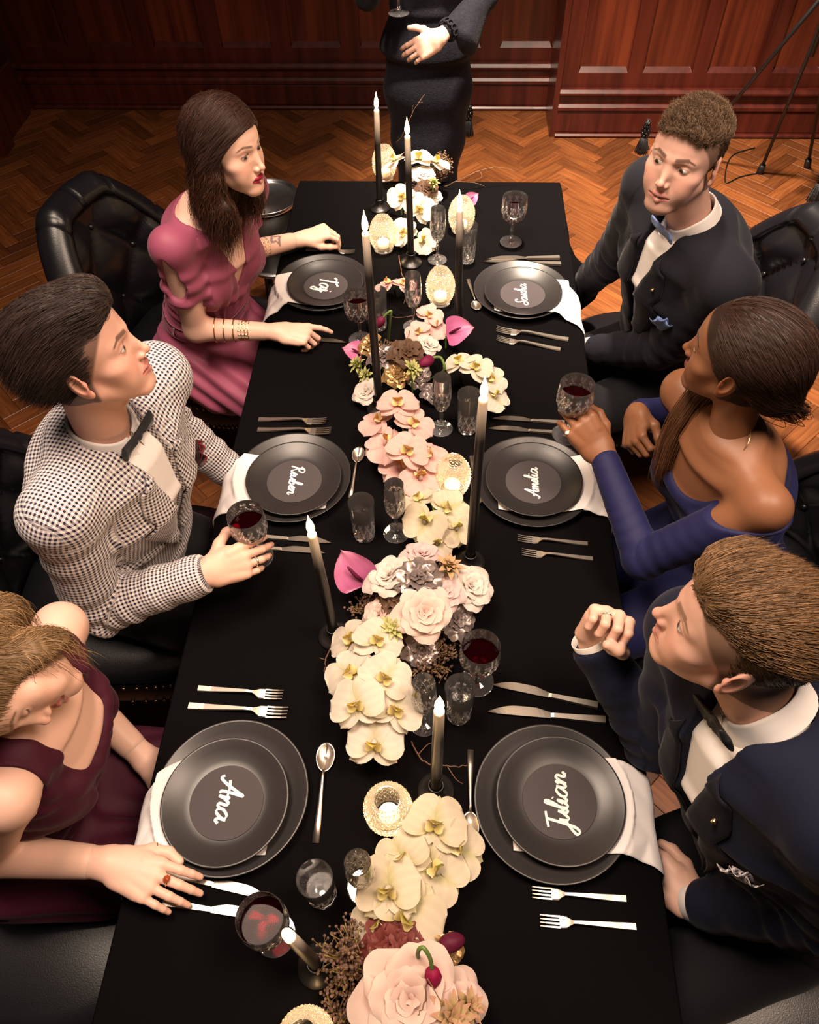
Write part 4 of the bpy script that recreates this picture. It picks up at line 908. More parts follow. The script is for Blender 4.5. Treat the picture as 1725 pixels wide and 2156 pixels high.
def twig(pts, brs, label, rad=.0014):
    P = np.array([at(*p) for p in pts]); g = np.array([P[0][0], P[0][1], TZ]); r = empty('bare_twig', g); tag(r, label, 'twig', 'bare twigs'); Q = catmull(P-g, 7); Q = Q+RS.normal(0, .0012, Q.shape)
    MB().tube(Q, np.linspace(rad*1.3, rad*.5, len(Q)), 5).build('branch', mtwig, r)
    for b in brs:
        q = np.array([at(*p) for p in b])-g; MB().tube(catmull(q, 5), np.linspace(rad*.8, rad*.35, 5*(len(q)-1)+1), 5).build('side_shoot', mtwig, r)
twig([(935, 395, .752), (985, 370, .80), (1040, 352, .82), (1085, 362, .80)], [[(960, 382, .79), (1000, 385, .79), (1020, 392, .78)], [(1010, 360, .81), (1015, 372, .80), (1000, 380, .79)]], 'bare twig reaching right across the far end of the table')
twig([(835, 300, .752), (850, 280, .90), (870, 235, .98), (895, 198, 1.03)], [[(868, 240, .97), (870, 222, 1.0)], [(880, 215, 1.0), (890, 215, 1.01)]], 'thin bare twig rising in front of the standing woman')
twig([(865, 1560, .752), (890, 1600, .77), (935, 1610, .78), (985, 1614, .775)], [[(880, 1590, .765), (905, 1565, .775), (930, 1570, .77)], [(940, 1610, .78), (960, 1640, .77), (975, 1650, .765)]], 'bare twig spreading right of the large white orchid spray')
twig([(710, 1330, .752), (690, 1380, .79), (685, 1410, .78), (700, 1440, .76)], [[(688, 1390, .785), (672, 1385, .78)], [(690, 1420, .775), (720, 1425, .78)]], 'bare twig curling left of the large white orchid spray')
twig([(840, 540, .752), (848, 580, .78), (858, 600, .79), (875, 640, .80), (865, 690, .81), (850, 740, .82)], [[(860, 605, .79), (850, 640, .79)], [(870, 665, .80), (830, 668, .80), (805, 650, .80)]], 'long bare twig winding between the far votives and the dried roses')
twig([(885, 1960, .752), (900, 2080, .90), (880, 2140, .93)], [[(900, 2060, .90), (930, 2110, .90)]], 'thin bare twig crossing the large blush rose')
# ================================================================ people: implicit surfaces turned into meshes
def cap(a, b, ra, rb, xd=None, k=.012, op='u', capf=1.0):
    ra = (ra, ra) if np.isscalar(ra) else ra; rb = (rb, rb) if np.isscalar(rb) else rb
    return dict(a=np.asarray(a, float), b=np.asarray(b, float), ra=ra, rb=rb, xd=xd, k=k, op=op, cf=capf)
def ell(c, r, R=None, k=.012, op='u'):
    """ellipsoid with radii r along the columns of R"""
    return dict(c=np.asarray(c, float), r=np.asarray(r, float), R=np.eye(3) if R is None else R, k=k, op=op)
class Vol:
    def __init__(s, prims, h, pad=.012, lo=None, hi=None):
        if lo is None:
            L, Hh = [], []
            for p in prims:
                if p['op'] != 'u': continue
                a, b = s.bb(p); L.append(a); Hh.append(b)
            lo = np.min(L, 0); hi = np.max(Hh, 0)
        s.h = h; s.lo = np.asarray(lo, float)-pad; n = np.ceil((np.asarray(hi)+pad-s.lo)/h).astype(int)+1
        s.n = n; s.f = np.full(n, .2, np.float32); s.ax = [(s.lo[i]+h*np.arange(n[i])).astype(np.float32) for i in range(3)]
        for p in prims: s.put(p)
    @staticmethod
    def bb(p):
        if 'c' in p:
            e = np.abs(p['R']*p['r']).sum(1); return p['c']-e, p['c']+e
        m = max(max(p['ra']), max(p['rb'])); return np.minimum(p['a'], p['b'])-m, np.maximum(p['a'], p['b'])+m
    def put(s, p):
        a, b = s.bb(p); mg = p['k']+s.h*3+.006
        i0 = np.clip(np.floor((a-mg-s.lo)/s.h).astype(int), 0, s.n); i1 = np.clip(np.ceil((b+mg-s.lo)/s.h).astype(int)+1, 0, s.n)
        if np.any(i1-i0 < 1): return
        sl = tuple(slice(i0[i], i1[i]) for i in range(3)); X = s.ax[0][sl[0]][:, None, None]; Y = s.ax[1][sl[1]][None, :, None]; Z = s.ax[2][sl[2]][None, None, :]
        if 'c' in p:
            R, r, c = p['R'].astype(np.float32), p['r'], p['c']; X = X-c[0]; Y = Y-c[1]; Z = Z-c[2]; q = 0; q2 = 0
            for i in range(3):
                t = X*R[0, i]+Y*R[1, i]+Z*R[2, i]; q = q+(t/r[i])**2; q2 = q2+(t/r[i]**2)**2
            q = np.sqrt(q); d = q*(q-1)/(np.sqrt(q2)+1e-6)
        else:
            ba = p['b']-p['a']; L = np.linalg.norm(ba)+1e-9; w = ba/L; xd = p['xd']
            if xd is None: xd = np.cross(w, (0, 0, 1.0) if abs(w[2]) < .9 else (1.0, 0, 0))
            xd = nrm(xd-w*np.dot(xd, w)); yd = np.cross(w, xd); X = X-p['a'][0]; Y = Y-p['a'][1]; Z = Z-p['a'][2]
            h = X*w[0]+Y*w[1]+Z*w[2]; t = np.clip(h/L, 0, 1); u = X*xd[0]+Y*xd[1]+Z*xd[2]; v = X*yd[0]+Y*yd[1]+Z*yd[2]
            e = h-np.clip(h, 0, L); rx_ = p['ra'][0]+(p['rb'][0]-p['ra'][0])*t; ry_ = p['ra'][1]+(p['rb'][1]-p['ra'][1])*t; m = np.minimum(rx_, ry_)
            d = (np.sqrt((u/rx_)**2+(v/ry_)**2+(e/(m*p['cf']))**2)-1)*m
        f = s.f[sl]; k = p['k']
        if p['op'] == 'u':
            g = np.clip(k-np.abs(f-d), 0, None)/k; s.f[sl] = np.minimum(f, d)-g*g*k*.25
        elif p['op'] == 's':
            d = -d; g = np.clip(k-np.abs(f-d), 0, None)/k; s.f[sl] = np.maximum(f, d)+g*g*k*.25
    def cut(s, pt, n):
        n = nrm(n); d = ((s.ax[0]-pt[0])*n[0])[:, None, None]+((s.ax[1]-pt[1])*n[1])[None, :, None]+((s.ax[2]-pt[2])*n[2])[None, None, :]
        s.f = np.maximum(s.f, d.astype(np.float32))
    def sample(s, P):
        q = (np.asarray(P)-s.lo)/s.h; i = np.clip(np.floor(q).astype(int), 0, s.n-2); t = np.clip(q-i, 0, 1); out = 0
        for dx in (0, 1):
            for dy in (0, 1):
                for dz in (0, 1):
                    w = (t[:, 0] if dx else 1-t[:, 0])*(t[:, 1] if dy else 1-t[:, 1])*(t[:, 2] if dz else 1-t[:, 2]); out = out+w*s.f[i[:, 0]+dx, i[:, 1]+dy, i[:, 2]+dz]
        return out
    def wrap(s, P, d, off, it=70):
        P = np.array(P, float); d = np.broadcast_to(np.asarray(d, float), P.shape)
        for _ in range(it): P = P+d*np.clip((s.sample(P)-off)*.6, -.006, .012)[:, None]
        return P
    def grad(s, P, e=.003):
        return np.stack([s.sample(P+np.eye(3)[i]*e)-s.sample(P-np.eye(3)[i]*e) for i in range(3)], 1)
    def mesh(s):
        f = s.f; ng = f < 0; c = np.zeros(s.n-1, np.uint8)
        for dx in (0, 1):
            for dy in (0, 1):
                for dz in (0, 1): c += ng[dx:s.n[0]-1+dx, dy:s.n[1]-1+dy, dz:s.n[2]-1+dz]
        act = (c > 0) & (c < 8); idx = np.argwhere(act); vid = np.full(act.shape, -1, np.int32); vid[act] = np.arange(len(idx))
        co = [(dx, dy, dz) for dx in (0, 1) for dy in (0, 1) for dz in (0, 1)]; val = [f[idx[:, 0]+o[0], idx[:, 1]+o[1], idx[:, 2]+o[2]] for o in co]
        acc = np.zeros((len(idx), 3)); cnt = np.zeros(len(idx))
        for i in range(8):
            for j in range(i+1, 8):
                a, b = np.array(co[i]), np.array(co[j])
                if np.abs(a-b).sum() != 1: continue
                x = (val[i] < 0) != (val[j] < 0); t = np.where(x, val[i]/(val[i]-val[j]+1e-12), 0); acc += np.where(x[:, None], a+t[:, None]*(b-a), 0); cnt += x
        V = s.lo+s.h*(idx+acc/np.maximum(cnt, 1)[:, None]); Q = []
        for ax in range(3):
            o1, o2 = [(1, 2), (2, 0), (0, 1)][ax]; A = [slice(1, -1)]*3; A[ax] = slice(0, -1); Bb = [slice(1, -1)]*3; Bb[ax] = slice(1, None)
            na, nb = ng[tuple(A)], ng[tuple(Bb)]; e = np.argwhere(na != nb); 
            if len(e) == 0: continue
            fl = na[e[:, 0], e[:, 1], e[:, 2]]; e = e+1; e[:, ax] -= 1; q = []
            for d1, d2 in ((-1, -1), (0, -1), (0, 0), (-1, 0)):
                k = e.copy(); k[:, o1] += d1; k[:, o2] += d2; q.append(vid[k[:, 0], k[:, 1], k[:, 2]])
            q = np.stack(q, 1); q = np.where(fl[:, None], q, q[:, ::-1]); Q.append(q)
        return V, np.concatenate(Q).astype(np.int32)
def vnormals(V, F):
    n = np.cross(V[F[:, 2]]-V[F[:, 0]], V[F[:, 3]]-V[F[:, 1]]); N_ = np.zeros_like(V)
    for k in range(4): np.add.at(N_, F[:, k], n)
    return N_/(np.linalg.norm(N_, axis=1)[:, None]+1e-12)
def join(parts):
    V, F, C, n = [], [], [], 0
    for v, f, c in parts: V.append(v); F.append(f+n); C.append(c); n += len(v)
    return np.concatenate(V), np.concatenate(F), np.concatenate(C)
def segd(P, a, b):
    ba = b-a; t = np.clip(((P-a)@ba)/(ba@ba+1e-12), 0, 1); return np.linalg.norm(P-a-t[:, None]*ba, axis=1), t
def sstep(x, a, b): t = np.clip((x-a)/(b-a), 0, 1); return t*t*(3-2*t)
def vnoise(P, sc, seed=0):
    r = np.random.RandomState(seed); out = 0
    for _ in range(5):
        d = r.normal(size=3); d /= np.linalg.norm(d); out = out+np.sin((P@d)*sc*r.uniform(.6, 1.5)+r.uniform(0, 6.28))
    return out/5

# ---------------- head, local frame: y forward, z up, x to the person's right
def head(sex, skin, lips, brow, iris, closed=False, stubble=0, gaze=(0, 1, 0), smile=0.0, mouth=0.0, scalp=None, neck=None, h=.0015, jaw=1.0, makeup=0, ears=True, hairline=.069):
    m = sex == 'm'; jw = (1.0 if m else .90)*jaw; P = []
    def both(fn): P.append(fn(1)); P.append(fn(-1))
    P += [ell((0, -.014, .035), (.075, .098, .084)), ell((0, .030, .028), (.062, .056, .066), k=.03), ell((0, .034, -.032), (.057, .049, .064), k=.03)]
    both(lambda s: cap((s*.050*jw, .004, -.052), (s*.020*jw, .062, -.095), .019, .016, k=.022)); P.append(ell((0, .069, -.098), (.023*jw, .018, .017), k=.02)); P.append(ell((0, .025, -.070), (.046*jw, .045, .030), k=.02))
    both(lambda s: ell((s*.045, .050, -.022), (.021, .021, .016), k=.02)); both(lambda s: ell((s*.034, .058, -.050), (.022, .020, .026), k=.022))
    P.append(ell((0, .066, -.068), (.030, .021, .022), k=.016))
    bz = .019 if m else .021
    both(lambda s: cap((s*.042, .064, bz-.002), (s*.010, .083, bz-.003), .009 if m else .006, .009 if m else .006, k=.014))
    EY = .0705; ez = .0010
    both(lambda s: ell((s*.0320, .097, ez), (.0200, .0195, .0110), k=.012, op='s'))
    P += [cap((0, .080, .010), (0, .1010, -.032), .0060, .0072, k=.012), ell((0, .1035, -.0365), (.0082, .0080, .0074), k=.006)]
    both(lambda s: ell((s*.0102, .0915, -.0405), (.0060, .0085, .0058), k=.006)); both(lambda s: ell((s*.0052, .0970, -.0462), (.0026, .0042, .0022), k=.003, op='s'))
    both(lambda s: ell((s*.0315, EY, ez), (.0130, .0130, .0120), k=.004))
    P.append(ell((0, .081, -.020), (.0125, .012, .023), k=.012))
    mw = .024+.004*smile; mz = -.068; mc = mz+.005*smile; op_ = .004*mouth
    LU = [np.array(p) for p in ((-mw, .0770, mc), (-.009, .0885, mz+.0045), (0, .0895, mz+.0032), (.009, .0885, mz+.0045), (mw, .0770, mc))]
    LL = [np.array(p) for p in ((-mw*.9, .0785, mc-.002), (0, .0875, mz-.0075-op_), (mw*.9, .0785, mc-.002))]
    RU, RLo = [.0024, .0044, .0044, .0044, .0024], [.0030, .0058, .0030]
    for i in range(4): P.append(cap(LU[i], LU[i+1], RU[i], RU[i+1], k=.004))
    for i in range(2): P.append(cap(LL[i], LL[i+1], RLo[i], RLo[i+1], k=.004))
    for a, b in (((-mw*1.03, .0805, mc-.0007), (0, .0945, mz-.0014-op_*.5)), ((0, .0945, mz-.0014-op_*.5), (mw*1.03, .0805, mc-.0007))): P.append(cap(a, b, .0013+op_*.25, .0013+op_*.5, k=.0025, op='s'))
    if ears:
        for s in (1, -1):
            R = rz(-s*.45)@rx(.25)
            P += [ell((s*.0770, -.012, -.008), (.0065, .0175, .0310), R, k=.006), ell((s*.0835, -.008, -.006), (.0052, .0100, .0180), R, k=.004, op='s'), ell((s*.0790, .001, -.010), (.005, .004, .006), R, k=.004), ell((s*.0765, -.002, -.034), (.0055, .008, .009), R, k=.006)]
    nr = .053 if m else .0435
    if neck is not None:
        nb = np.asarray(neck, float); P.append(cap((0, -.022, -.045), nb, (nr, nr*1.05), (nr*1.06, nr), xd=np.array([1., 0, 0]), k=.022))
        if m: P.append(ell(np.array([0, .036, -.105])*.6+np.array(nb)*.3+np.array([0, .012, 0]), (.008, .008, .012), k=.012))
    vol = Vol(P, h, lo=np.array([-.092, -.118, min(-.122, (nb[2]-.02) if neck is not None else 0)]), hi=np.array([.092, .118, .125]), pad=.004)
    V, F = vol.mesh()
    skin = np.array(skin); C = np.tile(skin, (len(V), 1))*(1+.035*vnoise(V, 160, 3))[:, None]
    def mixc(c, w): nonlocal C; C = C*(1-w[:, None])+np.asarray(c)*w[:, None]
    red = skin*np.array([1.0, .70, .66])
    for s in (1, -1): mixc(red, .55*np.exp(-(((V-np.array([s*.040, .062, -.034]))/np.array([.020, .03, .018]))**2).sum(1)))
    mixc(red, .55*np.exp(-(((V-np.array([0, .106, -.037]))/.012)**2).sum(1))); mixc(red, .65*sstep(np.abs(V[:, 0]), .076, .084)*(V[:, 1] < .02)*(V[:, 1] > -.04))
    if stubble: mixc(skin*np.array([.42, .40, .40]), stubble*sstep(-V[:, 2], .038, .066)*sstep(V[:, 1], -.005, .03)*(V[:, 2] > -.125)*(.75+.25*vnoise(V, 900, 5)))
    d1 = np.min([segd(V, LU[i], LU[i+1])[0]-(RU[i]+RU[i+1])/2 for i in range(4)], 0); d2 = np.min([segd(V, LL[i], LL[i+1])[0]-(RLo[i]+RLo[i+1])/2 for i in range(2)], 0)
    mixc(lips, (1-sstep(np.minimum(d1, d2), .0014, .0030))*(V[:, 1] > .06))
    if mouth: mixc((.75, .70, .66) if smile else (.10, .03, .03), .9*np.exp(-(((V-np.array([0, .0875, mz-.0016-op_*.5]))/np.array([mw*.6, .01, .0016+op_*.3]))**2).sum(1)))
    else: mixc(np.array(lips)*.35, .8*np.exp(-((V[:, 2]-(mz-.0014+(mc-mz+.0007)*(V[:, 0]/mw)**2))/.0011)**2)*(np.abs(V[:, 0]) < mw)*(V[:, 1] > .07))
    for s in (1, -1):                                       # eyes, lashes, brows
        c = np.array([s*.0315, EY, ez]); q = V-c; r = np.linalg.norm(q, axis=1); qn = q/(r[:, None]+1e-9); g = nrm(gaze)
        el, az = qn[:, 2], qn[:, 0]*s
        if not closed:
            on = (r < .0145)*(q[:, 1] > .003); opn = on*(np.abs(el-(-.05)) < .36*np.sqrt(np.clip(1-(az/.84)**2, 0, 1)))
            mixc((.62, .58, .55), 1.0*opn); ca = qn@g; mixc(iris, opn*sstep(ca, .875, .895)); mixc((.006, .005, .005), opn*sstep(ca, .965, .975))
        line = np.abs(el-((.33 if not closed else -.40)*np.sqrt(np.clip(1-(az/.92)**2, 0, 1))))
        mixc(np.array((.02, .012, .010)), (.55+.45*makeup)*(1-sstep(line, .04, .13+.10*makeup))*(r < .0175)*(q[:, 1] > .001)*(np.abs(az) < .95)*.9)
        if not closed: mixc(skin*np.array([.45, .36, .36]), .6*(1-sstep(np.abs(el+.46*np.sqrt(np.clip(1-(az/.92)**2, 0, 1))), .03, .12))*(r < .0165)*(q[:, 1] > .002))
        if makeup: mixc(skin*np.array([.42, .34, .36]), .55*makeup*np.exp(-((q[:, 2]-.0075)/.0045)**2-((q[:, 0])/.017)**2)*(q[:, 1] > 0))
        bx = V[:, 0]*s; bzv = bz+.0010+.0050*np.clip((bx-.012)/.024, 0, 1)-.0075*np.clip((bx-.036)/.018, 0, 1)**1.3
        wd = np.where(bx < .040, .0048 if m else .0034, .0026); mixc(brow, .80*(1-sstep(np.abs(V[:, 2]-bzv), wd*.55, wd*1.25))*sstep(bx, .009, .014)*(1-sstep(bx, .050, .056))*(V[:, 1] > .03))
    if scalp is not None:
        e = ((V-np.array([0, .10, -.075]))/np.array([.118, .115, hairline+.076]))**2; mixc(scalp, (.75 if m else 1)*sstep(e.sum(1), .99, 1.10)*(V[:, 2] > -.068+.0*V[:, 1])*(~((np.abs(V[:, 0]) > .0745)*(V[:, 1] > -.034)*(V[:, 1] < .012)*(V[:, 2] < .024))))
    return V, F, np.clip(C, 0, 1), vol
def haircap(extra, cutf=None, nape=-.066, base=(.0785, .1015, .0875), h=.0028, hairline=.069, facecut=True, cuts=(), ear=True):
    P = [ell((0, -.015, .036), base)]+extra
    if facecut: P.append(ell((0, .10, -.075), (.118, .115, hairline+.076), k=.006, op='s'))
    for s in ((1, -1) if ear else ()): P.append(ell((s*.084, -.010, -.012), (.013, .019, .031), k=.004, op='s'))
    P += list(cuts); v = Vol(P, h)
    v.cut((0, 0, nape), (0, .25, -1)); return v
def strands(V, N_, n, field, length, rad, seed, col, wave=0.0, lift=.1, K=7, freq=60., jit=.25, grav=0.0, sel=None, hug=None):
    """thin tapered hairs that start on a surface and follow a combing field"""
    r = np.random.RandomState(seed); ids = np.arange(len(V)) if sel is None else np.nonzero(sel)[0]; ids = r.choice(ids, n); p = V[ids].copy(); nn = N_[ids]; L = length*r.uniform(.55, 1.1, n); PP = [p-nn*.0008]
    ph = r.uniform(0, 6.28, n); jd = r.normal(0, jit, (n, 3))
    for k in range(1, K):
        t = k/(K-1); d = field(p)+jd*.35; d = d-nn*np.sum(d*nn, 1)[:, None]*(1 if k < 3 else .35); d = d/(np.linalg.norm(d, axis=1)[:, None]+1e-9)+nn*lift*(1-.6*t); d[:, 2] -= grav*t
        if wave: sd = np.cross(d, nn); d = d+sd*(wave*np.sin(ph+t*freq*L))[:, None]+nn*(wave*.7*np.cos(ph+t*freq*L))[:, None]
        p = p+d*(L/(K-1))[:, None]
        if hug is not None:
            g = hug.sample(p); gr = hug.grad(p); gr /= np.linalg.norm(gr, axis=1)[:, None]+1e-9; p = p+gr*np.clip(.0012-g, 0, .012)[:, None]; nn = np.where((g < .02)[:, None], gr, nn)
        PP.append(p)
    return ribbons(np.stack(PP, 1), rad, col, r)
def ribbons(P, rad, col, r, cvar=.35):
    n, K, _ = P.shape; T = np.gradient(P, axis=1); T /= np.linalg.norm(T, axis=2)[:, :, None]+1e-9; ref = r.normal(size=(n, 1, 3)); A = np.cross(T, ref); A /= np.linalg.norm(A, axis=2)[:, :, None]+1e-9; B = np.cross(T, A)
    w = rad*np.concatenate([np.linspace(.9, 1, K//2), np.linspace(1, .12, K-K//2)])[None, :, None]*r.uniform(.6, 1.2, (n, 1, 1)); ring = [P+w*(math.cos(a)*A+math.sin(a)*B) for a in (0, 2.094, 4.189)]
    V = np.stack(ring, 2).reshape(-1, 3); base = (np.arange(n)[:, None]*K+np.arange(K-1)[None])[:, :, None]*3; F = []
    for j in range(3): F.append(np.concatenate([base+j, base+(j+1) % 3, base+3+(j+1) % 3, base+3+j], 2).reshape(-1, 4))
    C = np.repeat(np.clip(np.asarray(col)[None]*(1+cvar*r.normal(size=(n, 1))).clip(.35, 2.2), 0, 1), K*3, 0); return V, np.concatenate(F).astype(np.int32), C
# ---------------- hands
def hand(Wr, D, Bn, side, s, curl, thumb=None, spread=.05, wr=.0195, arm=None):
    """palm, four fingers and a thumb. curl: per finger (knuckle, middle, tip) bends; thumb: local points, thumb side positive x"""
    R = basis(D, Bn); sg = -1 if side == 'r' else 1; f = lambda p: Wr+R@(np.array(p)*np.array([sg, 1, 1]))*s; X = R[:, 0]
    P = [cap(f((0, -.03, 0)), f((.001, .012, 0)), (wr*1.22*s, wr*.88*s), (.0265*s, .0165*s), xd=X, k=.01), cap(f((.001, .012, 0)), f((.002, .078, .001)), (.0275*s, .0160*s), (.0375*s, .0125*s), xd=X, k=.012), cap(f((.017, .018, -.007)), f((.028, .050, -.010)), .0155*s, .012*s, k=.012), cap(f((-.022, .018, -.006)), f((-.026, .060, -.006)), .013*s, .011*s, k=.012)]
    if arm is not None:
        S_, E_, W_ = arm[0].arm[side]; r_ = (.042, .027) if arm[0].sex == 'm' else (.034, .0225); g_ = arm[1]; q_ = .62; P[0] = cap(W_+(Wr-W_)-nrm(W_-E_)*.004, f((.001, .014, 0)), (wr*1.2*s, wr*.92*s), (.0265*s, .0165*s), xd=X, k=.02)
        P.insert(0, cap(E_+(W_-E_)*q_, W_-nrm(W_-E_)*.006, r_[0]+(r_[1]-r_[0])*q_+g_-.0014, (r_[1]*.98+g_, r_[1]*.86+g_), xd=X, k=.02))
    tips = []; bx = (.0295, .0100, -.0098, -.0285); by = (.082, .087, .083, .075); ln = (.072, .080, .074, .057); rd = (.0090, .0092, .0087, .0077); info = []
    for i in range(4):
        p = np.array([bx[i], by[i], .001]); a = 0.0; sp = (1.5-i)*spread; fr = (.46, .30, .24); pts = [p]; rs = [rd[i]]
        P.append(cap(f((bx[i]*.8, by[i]-.028, .002)), f(p), rd[i]*s, rd[i]*1.04*s, k=.006))
        for j in range(3):
            a += curl[i][j]; dr = np.array([math.sin(sp)*math.cos(a), math.cos(sp)*math.cos(a), -math.sin(a)]); q = pts[-1]+dr*ln[i]*fr[j]; P.append(cap(f(pts[-1]), f(q), rd[i]*(1-.11*j)*s, rd[i]*(1-.11*(j+1))*s, k=.0026)); pts.append(q)
        nz = np.array([-math.sin(sp)*math.sin(a)*-1, math.sin(a)*1.0, math.cos(a)]); tips.append((f(pts[-1]-dr*.006+nz*rd[i]*.72), rd[i]*.62*s)); info.append([f(q_) for q_ in pts])
    th = thumb or [(.024, .020, -.006), (.045, .048, -.016), (.052, .077, -.020), (.050, .098, -.022)]; tr = (.0130, .0112, .0100, .0082)
    for i in range(3): P.append(cap(f(th[i]), f(th[i+1]), tr[i]*s, tr[i+1]*s, k=.006))
    info.append([f(q_) for q_ in th]); return P, tips, info
def handmesh(P, tips, skin, h=.0019, nail=None):
    V, F = Vol(P, h).mesh(); skin = np.array(skin); C = np.tile(skin, (len(V), 1))*(1+.05*vnoise(V, 120, 9))[:, None]
    for t, r in tips:
        d = np.linalg.norm(V-t, axis=1); C = C+((np.array(nail) if nil(nail) else skin*np.array([1.1, .95, .95]))-C)*(.75*(1-sstep(d, r*.7, r*1.2)))[:, None]; C = C*(1-.10*np.exp(-(d/.02)**2))[:, None]*np.array([1, 1, 1])
    return V, F, np.clip(C, 0, 1)
def nil(x): return x is not None
def ik(S, Wr, l1, l2, hint):
    d = Wr-S; L = np.linalg.norm(d)
    if L > (l1+l2)*.995: k = L/((l1+l2)*.995); l1 *= k; l2 *= k
    a = (l1*l1-l2*l2+L*L)/(2*L); r = math.sqrt(max(l1*l1-a*a, 0)); u = d/L; h = np.asarray(hint, float)-S; h = nrm(h-u*(h@u)); return S+u*a+h*r
def ringmesh(c, n, R, r, seg=28, m=8, xd=None, ry_=None):
    b = basis(np.cross(n, (0.31, .52, .79)) if xd is None else np.cross(n, xd), n); th = np.linspace(0, 2*PI, seg+1)[:-1]; P = c+R*np.cos(th)[:, None]*b[:, 0]+(ry_ or R)*np.sin(th)[:, None]*b[:, 1]; ct = c; V = []
    for p in P:
        o = nrm(p-ct)
        for k in range(m): a = 2*PI*k/m; V.append(p+r*(math.cos(a)*o+math.sin(a)*nrm(n)))
    F = [(i*m+k, ((i+1) % seg)*m+k, ((i+1) % seg)*m+(k+1) % m, i*m+(k+1) % m) for i in range(seg) for k in range(m)]; return np.array(V), np.array(F)

SEC = {'m': [(0, .172, .125, 0), (.28, .158, .118, .004), (.52, .158, .114, .004), (.76, .172, .122, .004), (.92, .140, .098, -.006), (1.0, .080, .070, -.012)],
       'f': [(0, .172, .118, 0), (.30, .124, .094, .004), (.55, .130, .100, .006), (.76, .138, .106, .004), (.92, .112, .080, -.006), (1.0, .062, .056, -.012)]}
class Body:
    def __init__(s, sex, pel, mid, fwd, hw, k=1.0):
        s.sex = sex; s.pel = np.array(pel, float); s.mid = np.array(mid, float); s.top = s.mid+np.array([0, 0, .035]); s.z = nrm(s.top-s.pel); s.x = nrm(np.cross((*fwd, 0) if len(fwd) == 2 else fwd, s.z)); s.y = np.cross(s.z, s.x); s.L = np.linalg.norm(s.top-s.pel)
        s.S = {'r': s.mid+s.x*hw, 'l': s.mid-s.x*hw}; s.sec = [(t, a*k, b*k, o) for t, a, b, o in SEC[sex]]; s.arm = {}; s.hands = {}; s.k = k
    def ctr(s, t): return s.pel+s.z*s.L*t+s.y*np.interp(t, [q[0] for q in s.sec], [q[3] for q in s.sec])
    def ab(s, t): T = [q[0] for q in s.sec]; return np.interp(t, T, [q[1] for q in s.sec]), np.interp(t, T, [q[2] for q in s.sec])
    def pt(s, deg, t, off=0.0):
        a, b = s.ab(t); r = math.radians(deg); return s.ctr(t)+s.x*(a+off)*math.cos(r)+s.y*(b+off)*math.sin(r)
    def torso(s, g=0.0, t0=0.0, t1=1.0, bust=1.0):
        P = []
        T = [q for q in s.sec if t0 <= q[0] <= t1]
        for p, q in zip(T, T[1:]): P.append(cap(s.ctr(p[0]), s.ctr(q[0]), (p[1]+g, p[2]+g), (q[1]+g, q[2]+g), xd=s.x, k=.03, capf=.32))
        sr = (.052 if s.sex == 'm' else .042)+g
        if t1 > .9:
            for w in 'rl': P.append(cap(s.top-s.z*(.056 if s.sex == 'm' else .036), s.S[w], ((.055 if s.sex == 'm' else .045)+g, (.060 if s.sex == 'm' else .046)+g), (sr, sr), xd=s.y, k=.035))
        if s.sex == 'f' and bust:
            for q in (1, -1): P.append(ell(s.pt(90-q*33, .66)-s.y*.030, np.array([.052, .058, .055])*bust+g*.8, np.stack([s.x, s.y, s.z], 1), k=.03))
        return P
    def setarm(s, w, Wr, hint, l1, l2): s.arm[w] = (s.S[w], ik(s.S[w], np.asarray(Wr, float), l1, l2, hint), np.asarray(Wr, float))
    def armprims(s, w, g=0.0, upto=1.0, r=None, k=.02, skin=False):
        if skin: upto = .80
        S, E, Wr = s.arm[w]; r = r or ((.047, .040, .042, .027) if s.sex == 'm' else (.040, .033, .034, .0225)); e = E+(Wr-E)*upto
        return [cap(S, E, r[0]+g, r[1]+g, k=k), cap(E, e, r[2]+g, r[2]+(r[3]-r[2])*upto+g, k=k)]
    def legs(s, knee, ankle, g=0.0, r=None):
        r = r or ((.082, .060, .055, .042) if s.sex == 'm' else (.080, .056, .050, .036)); P = []
        for q, w in ((1, 'r'), (-1, 'l')):
            h = s.pel+s.x*q*.085+np.array([0, 0, -.015]); k_, a_ = np.array(knee[w], float), np.array(ankle[w], float); P += [cap(h, k_, r[0]+g, r[1]+g, k=.03), cap(k_, a_, r[2]+g, r[3]+g, k=.03)]
        return P
def skinmat(): return M('skin', (.7, .45, .35), rough=.46, spec=.35, attr='Col', sss=.18, sssr=(1, .35, .2), bump=.04, bscale=700)
def clothm(name, col, rough=.8, sheen=.15, bump=.12, bscale=1100, spec=.2): return M(name, col, rough=rough, sheen=sheen, bump=bump, bscale=bscale, spec=spec)
mhair = M('hair', (.05, .03, .02), rough=.50, spec=.30, attr='Col'); mshirt = clothm('white_shirt', (.80, .77, .76), .75, 0, .06); mgold = M('gold', (.83, .58, .25), rough=.22, metal=1); msilv = M('silver_ring', (.8, .78, .76), rough=.2, metal=1)
def person(label, base): r = empty('person', base); tag(r, label, 'person'); return r
def child(root, name, V, F, mat, C=None, label=None, colname='Col', smooth=True):
    o = mk(name, np.asarray(V)-np.array(root.location), F if isinstance(F, np.ndarray) else (np.array(F) if len({len(f) for f in F}) == 1 else F), mat, root, cols=C, colname=colname, smooth=smooth)
    if label: o['label'] = label
    return o
def placed(V, pos, R, s): return np.asarray(V)@(R*s).T+pos
def headframe(fwd, up): return basis(fwd, up)
def put_head(B, pos, fwd, up, s, hairprims=None, **kw):
    """returns the world skin mesh of the head; neck runs down to the collar bones of body B"""
    R = basis(fwd, up); nb = (R.T@((B.top-B.z*.02)-pos))/s; V, F, C, vol = head(B.sex, neck=nb, **kw); return (placed(V, pos, R, s), F, C), R
